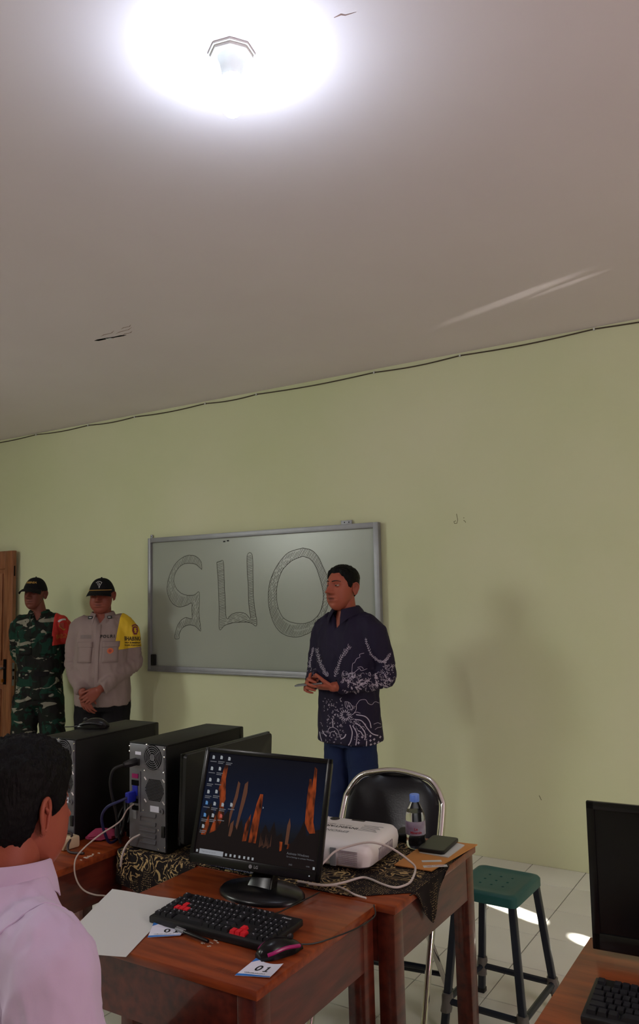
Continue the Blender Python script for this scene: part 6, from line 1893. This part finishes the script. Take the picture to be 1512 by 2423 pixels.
for pts in ([(-0.018, 0.020), (-0.006, 0.024), (0.008, 0.022), (0.020, 0.016)], [(-0.014, 0.010), (-0.002, 0.014), (0.006, 0.004), (-0.004, 0.0), (-0.010, 0.004)], [(0.020, 0.016), (0.012, 0.0), (0.006, -0.022)], [(0.002, -0.004), (0.004, -0.014), (0.008, -0.022)], [(-0.024, 0.014), (-0.016, 0.018)]):
    drape(mb, [(p.x, p.y) for p in smooth_path([(a, b, 0) for a, b in pts], 4)], 0.0035, MC, cb, 0.001, 0.12)
obj('cap_emblem', mb, M_silver, cp)

def armband(person, src, planes, m, nm='armband', off=0.004):
    """the stretch of sleeve inside the planes (point, normal), lifted off the cloth: a band that fits the arm"""
    bm = bmesh.new(); bm.from_mesh(src)
    for co, no in planes:
        bmesh.ops.bisect_plane(bm, geom=bm.verts[:] + bm.edges[:] + bm.faces[:], plane_co=co, plane_no=no, clear_inner=True)
    bm.normal_update()
    for v in bm.verts:
        v.co += v.normal * off
    me = bpy.data.meshes.new(nm); bm.to_mesh(me); bm.free()
    o = obj(nm, me, m, person, smooth=True, angle=180)
    s_ = o.modifiers.new('thick', 'SOLIDIFY'); s_.thickness = 0.0035; s_.offset = -1
    return o

M_yellow = mat('yellow_armband', rgb(214, 176, 34), 0.65, var=0.08, vscale=6)
ab = armband(po, ushirt.data, [((0.2, 0, 1.205), (-0.10, 0, 1)), ((0.140, 0, 1.42), (1, 0, -0.10))], M_yellow)
bv = bvh_of(ab.data)
sd = Vector((0.50, -0.86, 0)).normalized()
xr = Vector((0, 0, 1)).cross(sd)
def arm_plane(cx, cy, cz, roll=0.0):
    return Matrix(((xr.x, 0, sd.x, cx), (xr.y, 0, sd.y, cy), (0, 1, 0, cz), (0, 0, 0, 1))) @ Matrix.Rotation(roll, 4, 'Z')
AP = arm_plane(0.222, -0.02, 1.325, -0.06)
mb = MB()
on_surface(mb, 'BHABINKAMTIBMAS', 0.028, AP @ Matrix.Translation((-0.066, -0.052, 0)), bv, bold=0.0008, yscale=1.45, align='LEFT')
on_surface(mb, 'DESA SUMBERREJO', 0.015, AP @ Matrix.Translation((0.0, -0.081, 0)), bv, bold=0.0005)
on_surface(mb, 'POLSEK PURWOSARI', 0.014, AP @ Matrix.Translation((0.0, -0.100, 0)), bv, bold=0.0005)
obj('band_lettering', mb, M_ink, ab)
mb = MB()
sh_ = [(-0.022, 0.022), (0.0, 0.028), (0.022, 0.022), (0.026, -0.002), (0.012, -0.026), (-0.012, -0.026), (-0.026, -0.002)]
drape_verts(mb, [(a + 0.012, b * 1.1 + 0.008) for a, b in sh_], fan(sh_), AP, bv, 0.003)
M_crest = mat('crest_maroon', rgb(120, 46, 60), 0.6)
cr = obj('crest', mb, M_crest, ab)
mb = MB()
for pts in ([(-0.012, 0.012), (0.0, 0.018), (0.012, 0.012)], [(-0.012, -0.004), (0, 0.004), (0.012, -0.004)], [(0, 0.004), (0, -0.018)], [(-0.010, -0.016), (0.0, -0.010), (0.010, -0.016)]):
    drape(mb, [(a + 0.012, b + 0.008) for a, b in pts], 0.004, AP, bv, 0.0045)
obj('crest_lines', mb, M_yellow, cr)
mb = MB()
arc = [(0.012 + 0.030 * math.cos(a), 0.026 + 0.024 * math.sin(a)) for a in (math.radians(150 - 12 * k) for k in range(11))]
drape(mb, arc, 0.009, AP, bv, 0.003)
obj('crest_scroll', mb, M_crest, ab)
M_blacktr = mat('black_trousers', rgb(20, 18, 22), 0.85, spec=0.2, var=0.2, vscale=5)
mb = MB()
torso_into(mb, [(0.76, 0.186, 0.138, 0), (0.86, 0.186, 0.140, 0), (0.95, 0.178, 0.135, 0)])
legs_into(mb, 0.80, 0.096, r=(0.108, 0.088, 0.074, 0.070), ankle=0.07)
garment('trousers', mb, 0.011, M_blacktr, po, [fold_noise(6, 0.005, 6.0, (1, 1, 0.8))], 3)
for s in (-1, 1):
    shoe(po, s * 0.116, -0.01, s * 0.15, M_black)

# ------------------------------------------------------------------ the soldier
so = thing('person', 'slim soldier in camouflage uniform and dark cap with red armband, beside the door', 'person', (-5.300, 4.245, 0), math.radians(36))
HSo = Matrix.Translation((-0.030, -0.040, 1.615)) @ Matrix.Rotation(math.radians(-12), 4, 'Z') @ Matrix.Rotation(math.radians(2), 4, 'Y')
Ps = dict(w=0.98, jaw=0.94, fat=0.0, look=0.1)
parts = []
add_head(so, parts, Ps, HSo, SK_DARK, hairkw=dict(top=0.004, side=0.004, line=interp([(0, 0.09), (1.1, 0.06), (1.3, 0.02), (1.6, 0.03), (1.86, 0.03), (2.1, -0.03), (3.15, -0.07)]), seed=9, na=80, ne=60))
L_el, R_el = (0.216, 0.085, 1.145), (-0.190, 0.095, 1.135)
L_wr, R_wr = (0.07, 0.195, 0.965), (-0.07, 0.195, 0.955)
fine = MB()
hand_into(fine, hand_frame(L_wr, (-0.85, 0.1, -0.5), (0, 1, 0), 'left'), curl=0.5)
hand_into(fine, hand_frame(R_wr, (0.75, 0.25, -0.6), (0, 1, 0), 'right'), curl=0.3)
limb(fine, [L_el, L_wr], [0.032, 0.026], 14); limb(fine, [R_el, R_wr], [0.032, 0.026], 14)
parts.append((remesh(fine, 0.0045, 3), None))
coarse = MB()
torso_into(coarse, [(0.82, 0.135, 0.09, 0), (1.0, 0.14, 0.095, 0), (1.2, 0.16, 0.10, 0), (1.38, 0.16, 0.09, 0.0), (1.45, 0.10, 0.066, 0.0), (1.48, 0.058, 0.055, 0.0)])
limb(coarse, [(0, 0.0, 1.42), (-0.008, -0.010, 1.50), (-0.022, -0.028, 1.58)], [0.060, 0.055, 0.053], 20)
for s, e in ((1, L_el), (-1, R_el)):
    limb(coarse, [(s * 0.150, 0, 1.365), e], [0.042, 0.034], 14)
legs_into(coarse, 0.84, 0.088, r=(0.07, 0.052, 0.040, 0.036), ankle=0.05)
parts.append((remesh(coarse, 0.010, 4), None))
finish_body(so, parts, SK_DARK, Ps, HSo)
M_camo = mat('camouflage', rgb(30, 40, 34), 0.8, spec=0.2)
nt = M_camo.node_tree
N, Lk = nt.nodes, nt.links
tc = N.new('ShaderNodeTexCoord')
prev = None
for k, (scale, st_, lo, colr, loc) in enumerate(((8, (1, 1, 1.0), 0.50, rgb(20, 50, 40), 0), (9, (1, 1, 1.3), 0.54, rgb(24, 22, 22), 3.1), (9, (0.8, 0.8, 1.9), 0.60, rgb(124, 120, 108), 7.3))):
    mp = N.new('ShaderNodeMapping'); mp.inputs['Scale'].default_value = st_; mp.inputs['Location'].default_value = (loc, loc, loc); mp.inputs['Rotation'].default_value = (0.3 * k, 0.5, 0.2)
    nz = N.new('ShaderNodeTexNoise'); nz.inputs['Scale'].default_value = scale; nz.inputs['Detail'].default_value = 2.5; nz.inputs['Distortion'].default_value = 0.9
    rp = N.new('ShaderNodeValToRGB'); rp.color_ramp.elements[0].position = lo; rp.color_ramp.elements[1].position = lo + 0.012
    mx = N.new('ShaderNodeMixRGB'); mx.inputs[2].default_value = colr
    Lk.new(tc.outputs['Object'], mp.inputs[0]); Lk.new(mp.outputs[0], nz.inputs['Vector']); Lk.new(nz.outputs['Fac'], rp.inputs[0]); Lk.new(rp.outputs[0], mx.inputs[0])
    if prev is None:
        mx.inputs[1].default_value = rgb(22, 26, 22)
    else:
        Lk.new(prev, mx.inputs[1])
    prev = mx.outputs[0]
Lk.new(prev, nt.nodes['Principled BSDF'].inputs['Base Color'])
mb = MB()
torso_into(mb, [(0.80, 0.180, 0.128, 0.0), (0.92, 0.172, 0.124, 0), (1.04, 0.162, 0.118, -0.004), (1.15, 0.172, 0.122, -0.004), (1.28, 0.174, 0.122, -0.002), (1.38, 0.166, 0.110, 0.0), (1.43, 0.140, 0.094, 0.004), (1.465, 0.098, 0.078, 0.002), (1.488, 0.072, 0.068, 0.0)], p=2.6)
for s, e, w in ((1, L_el, L_wr), (-1, R_el, R_wr)):
    we = Vector(e).lerp(Vector(w), 0.9)
    limb(mb, [(s * 0.122, 0.0, 1.405), (s * 0.164, 0.01, 1.362), (s * (0.198 if s > 0 else 0.178), 0.04, 1.25), e], [0.066, 0.070, 0.062, 0.055], 20)
    limb(mb, [e, tuple(Vector(e).lerp(we, 0.5)), tuple(we)], [0.055, 0.050, 0.042], 18, round_ends=False)
sshirt = garment('field_jacket', mb, 0.0095, M_camo, so, [fold_noise(10, 0.008, 5.0), arm_folds(L_el, 0.006, 0.13, 5), arm_folds(R_el, 0.006, 0.13, 6)], 3, dent=neckline(0.035, 1.48, 1.40, 0.036, -0.03))
obj('collar', collar_mesh(-0.003, -0.006, 1.462, 0.070, 0.070, 0.036, 0.45, 0.034, 0.030, lean=-0.1, out=0.020), M_camo, so, smooth=True, angle=50)
bv = bvh_of(sshirt.data)
for x0, x1 in ((-0.124, -0.030), (0.030, 0.124)):
    mb = MB(); patch_on(mb, ((x0, 1.15), (x1, 1.285)), MF, bv, 0.003); pk = obj('chest_pocket', mb, M_camo, so, smooth=True)
    mb = MB(); patch_on(mb, ((x0 - 0.004, 1.245), (x1 + 0.004, 1.290)), MF, bv, 0.006); obj('pocket_flap', mb, M_camo, pk, smooth=True)
    for m_ in (pk,) + tuple(pk.children):
        s_ = m_.modifiers.new('thick', 'SOLIDIFY'); s_.thickness = 0.003; s_.offset = 1
cp = cap(so, HSo, Ps, M_capblack, bill_len=0.072)
cb = bvh_of(cp.data)
MC = HSo @ Matrix.Translation((0, -0.1, 0.098)) @ Matrix(((1, 0, 0, 0), (0, 0, -1, 0), (0, 1, 0, 0), (0, 0, 0, 1)))
mb = MB(); on_surface(mb, 'BABINSA', 0.021, MC, cb, bold=0.0007, off=0.001)
obj('cap_lettering', mb, M_gold, cp)
M_redband = mat('red_armband', rgb(178, 30, 26), 0.65, var=0.1, vscale=6)
ab = armband(so, sshirt.data, [((0.2, 0, 1.225), (-0.10, 0, 1)), ((0.128, 0, 1.42), (1, 0, -0.05))], M_redband)
bv = bvh_of(ab.data)
sd = Vector((0.55, -0.83, 0)).normalized()
xr = Vector((0, 0, 1)).cross(sd)
AP = arm_plane(0.178, -0.02, 1.365, 0.10)
mb = MB(); on_surface(mb, 'BABINSA', 0.036, AP @ Matrix.Translation((0.0, -0.078, 0)), bv, bold=0.0004, yscale=1.35, off=0.002)
obj('band_lettering', mb, mat('band_gold', rgb(176, 96, 34), 0.6), ab)
mb = MB()
sh_ = [(-0.032, 0.028), (0.032, 0.028), (0.036, -0.004), (0.0, -0.038), (-0.036, -0.004)]
drape_verts(mb, sh_, fan(sh_), AP @ Matrix.Translation((0, 0.004, 0)), bv, 0.003)
cr = obj('crest', mb, mat('crest_gold', rgb(176, 140, 50), 0.6), ab)
mb = MB(); sh2 = [(-0.028, 0.024), (0.0, 0.024), (0.0, -0.031), (-0.031, -0.004)]
drape_verts(mb, sh2, fan(sh2), AP @ Matrix.Translation((0, 0.004, 0)), bv, 0.0045)
obj('crest_half', mb, mat('crest_rust', rgb(150, 60, 50), 0.6), cr)
mb = MB()
arc = [(0.0 + 0.048 * math.cos(a), 0.012 + 0.040 * math.sin(a)) for a in (math.radians(140 - 8 * k) for k in range(11))]
drape(mb, arc, 0.013, AP, bv, 0.003); obj('crest_scroll', mb, M_silver, ab)
mb = MB()
torso_into(mb, [(0.76, 0.166, 0.120, 0), (0.86, 0.162, 0.116, 0), (0.95, 0.15, 0.11, 0)])
legs_into(mb, 0.80, 0.092, r=(0.104, 0.086, 0.076, 0.074), ankle=0.12, spread=0.035)
garment('trousers', mb, 0.011, M_camo, so, [fold_noise(7, 0.009, 8.0, (1, 1, 0.8))], 3)
for s in (-1, 1):
    shoe(so, s * 0.130, -0.01, s * 0.15, M_black)
obj('belt', MB().loft([ellring((0, 0, z), 0.172, 0.126, 40, 2.5) for z in (0.985, 1.02)]), M_capblack, so, smooth=True, angle=50)

# ------------------------------------------------------------------ the seated man in front
se = thing('person', 'seated man in a pale lilac shirt seen from behind, cropped at the lower left', 'person', (-1.335, 0.985, 0.0), math.radians(180 - 11.5))
HSe = Matrix.Translation((0.015, -0.045, 1.168)) @ Matrix.Rotation(math.radians(18), 4, 'Z') @ Matrix.Rotation(math.radians(6), 4, 'X') @ Matrix.Scale(1.02, 4)
Pe = dict(w=1.0, jaw=1.0, fat=0.35)
parts = []
add_head(se, parts, Pe, HSe, SK_TAN, hairkw=dict(top=0.027, side=0.011, line=interp([(0, 0.074), (0.45, 0.074), (0.8, 0.056), (1.05, 0.044), (1.22, 0.004), (1.45, -0.006), (1.62, 0.026), (1.86, 0.022), (2.05, -0.040), (2.5, -0.076), (3.15, -0.080)]), seed=5, na=150, ne=120, rough=0.006))
L_el, R_el = (0.205, -0.030, 0.765), (-0.205, -0.030, 0.765)
L_wr, R_wr = (0.10, -0.190, 0.630), (-0.10, -0.190, 0.630)
fine = MB()
hand_into(fine, hand_frame(L_wr, (-0.85, -0.42, -0.3), (0, 0, -1), 'left'), curl=0.35)
hand_into(fine, hand_frame(R_wr, (0.85, -0.42, -0.3), (0, 0, -1), 'right'), curl=0.35)
limb(fine, [L_el, L_wr], [0.034, 0.026], 14); limb(fine, [R_el, R_wr], [0.034, 0.026], 14)
parts.append((remesh(fine, 0.0045, 3), None))
coarse = MB()
torso_into(coarse, [(0.44, 0.16, 0.11, 0.02), (0.6, 0.15, 0.10, 0.02), (0.8, 0.155, 0.10, 0.012), (0.93, 0.155, 0.095, 0.006), (1.0, 0.11, 0.075, 0.0), (1.04, 0.064, 0.060, -0.004)])
limb(coarse, [(0, 0.006, 0.98), (0.004, -0.012, 1.07), (0.012, -0.036, 1.16)], [0.066, 0.060, 0.060], 24)
for s, e in ((1, L_el), (-1, R_el)):
    limb(coarse, [(s * 0.155, 0.0, 0.945), e], [0.045, 0.036], 14)
    limb(coarse, [(s * 0.09, 0.0, 0.49), (s * 0.10, -0.40, 0.48), (s * 0.10, -0.40, 0.46), (s * 0.10, -0.36, 0.06)], [0.066, 0.052, 0.050, 0.036], 16)
parts.append((remesh(coarse, 0.009, 5), None))
finish_body(se, parts, SK_TAN, Pe, HSe)
M_lilac = mat('pale_lilac_shirt', rgb(198, 178, 208), 0.8, spec=0.2, bump=0.05, bscale=700, sheen=0.2)
mb = MB()
torso_into(mb, [(0.43, 0.185, 0.135, 0.03), (0.55, 0.182, 0.135, 0.03), (0.70, 0.182, 0.132, 0.024), (0.83, 0.184, 0.128, 0.016), (0.93, 0.180, 0.118, 0.008), (0.990, 0.158, 0.100, 0.004), (1.034, 0.112, 0.086, 0.0), (1.066, 0.078, 0.076, -0.004)], p=2.5)
for s, e, w in ((1, L_el, L_wr), (-1, R_el, R_wr)):
    we = Vector(e).lerp(Vector(w), 0.9)
    limb(mb, [(s * 0.118, 0.004, 0.972), (s * 0.196, 0.004, 0.962), (s * 0.212, -0.002, 0.865), e], [0.080, 0.084, 0.078, 0.068], 24)
    limb(mb, [e, tuple(Vector(e).lerp(we, 0.5)), tuple(we)], [0.066, 0.055, 0.044], 20, round_ends=False)
lsh = garment('shirt', mb, 0.0065, M_lilac, se, [fold_noise(10.0, 0.0055, 11.0), arm_folds(R_el, 0.006, 0.15, 7), arm_folds(L_el, 0.006, 0.15, 8)], 4)
obj('collar', collar_mesh(0.002, -0.010, 1.048, 0.068, 0.072, 0.050, 0.30, 0.044, 0.026, lean=-0.12, n=64, out=0.014), M_lilac, se, smooth=True, angle=60)
bv = bvh_of(lsh.data)
for s in (-1, 1):          # armhole seam over the shoulder
    pts = []
    for k in range(40):
        a = math.radians(-110 + 220 * k / 39)
        d = Vector((0, math.sin(a), math.cos(a)))
        o_ = Vector((s * (0.165 - 0.028 * abs(math.sin(a)) ** 1.5), 0.004, 0.925))
        h, n_, _, _ = bv.ray_cast(o_ + d * 0.25, -d, 0.25)
        if h is not None:
            pts.append(h + n_ * 0.0006)
    if len(pts) > 3:
        obj('armhole_seam', MB().tube(pts, 0.0022, 6), M_lilac, lsh, smooth=True)
mb = MB()
pts = []
for k in range(44):        # yoke seam across the back
    x = -0.155 + 0.31 * k / 43
    h, n_, _, _ = bv.ray_cast(Vector((x, 0.4, 0.915 - 0.25 * x * x)), Vector((0, -1, 0)), 0.5)
    if h is not None:
        pts.append(h + n_ * 0.0005)
mb.tube(pts, 0.0018, 6)
obj('yoke_seam', mb, M_lilac, lsh, smooth=True)
M_navytr = mat('dark_trousers', rgb(26, 26, 34), 0.85, var=0.2, vscale=5)
mb = MB()
torso_into(mb, [(0.425, 0.175, 0.13, 0.03), (0.50, 0.172, 0.13, 0.03), (0.58, 0.165, 0.12, 0.03)])
for s in (-1, 1):
    limb(mb, [(s * 0.092, 0.02, 0.495), (s * 0.10, -0.20, 0.490), (s * 0.10, -0.385, 0.480)], [0.084, 0.080, 0.074], 18)
    limb(mb, [(s * 0.10, -0.385, 0.480), (s * 0.10, -0.375, 0.28), (s * 0.10, -0.35, 0.07)], [0.074, 0.066, 0.064], 18)
garment('trousers', mb, 0.010, M_navytr, se, [fold_noise(7, 0.004, 9.0, (1, 1, 0.8))], 3)
for s in (-1, 1):
    shoe(se, s * 0.10, -0.36, 0.0, M_black)
stool('stool', 'dark green plastic stool underneath the seated man in the lilac shirt', -1.315, 0.985, math.radians(-11.5), hz=0.405)
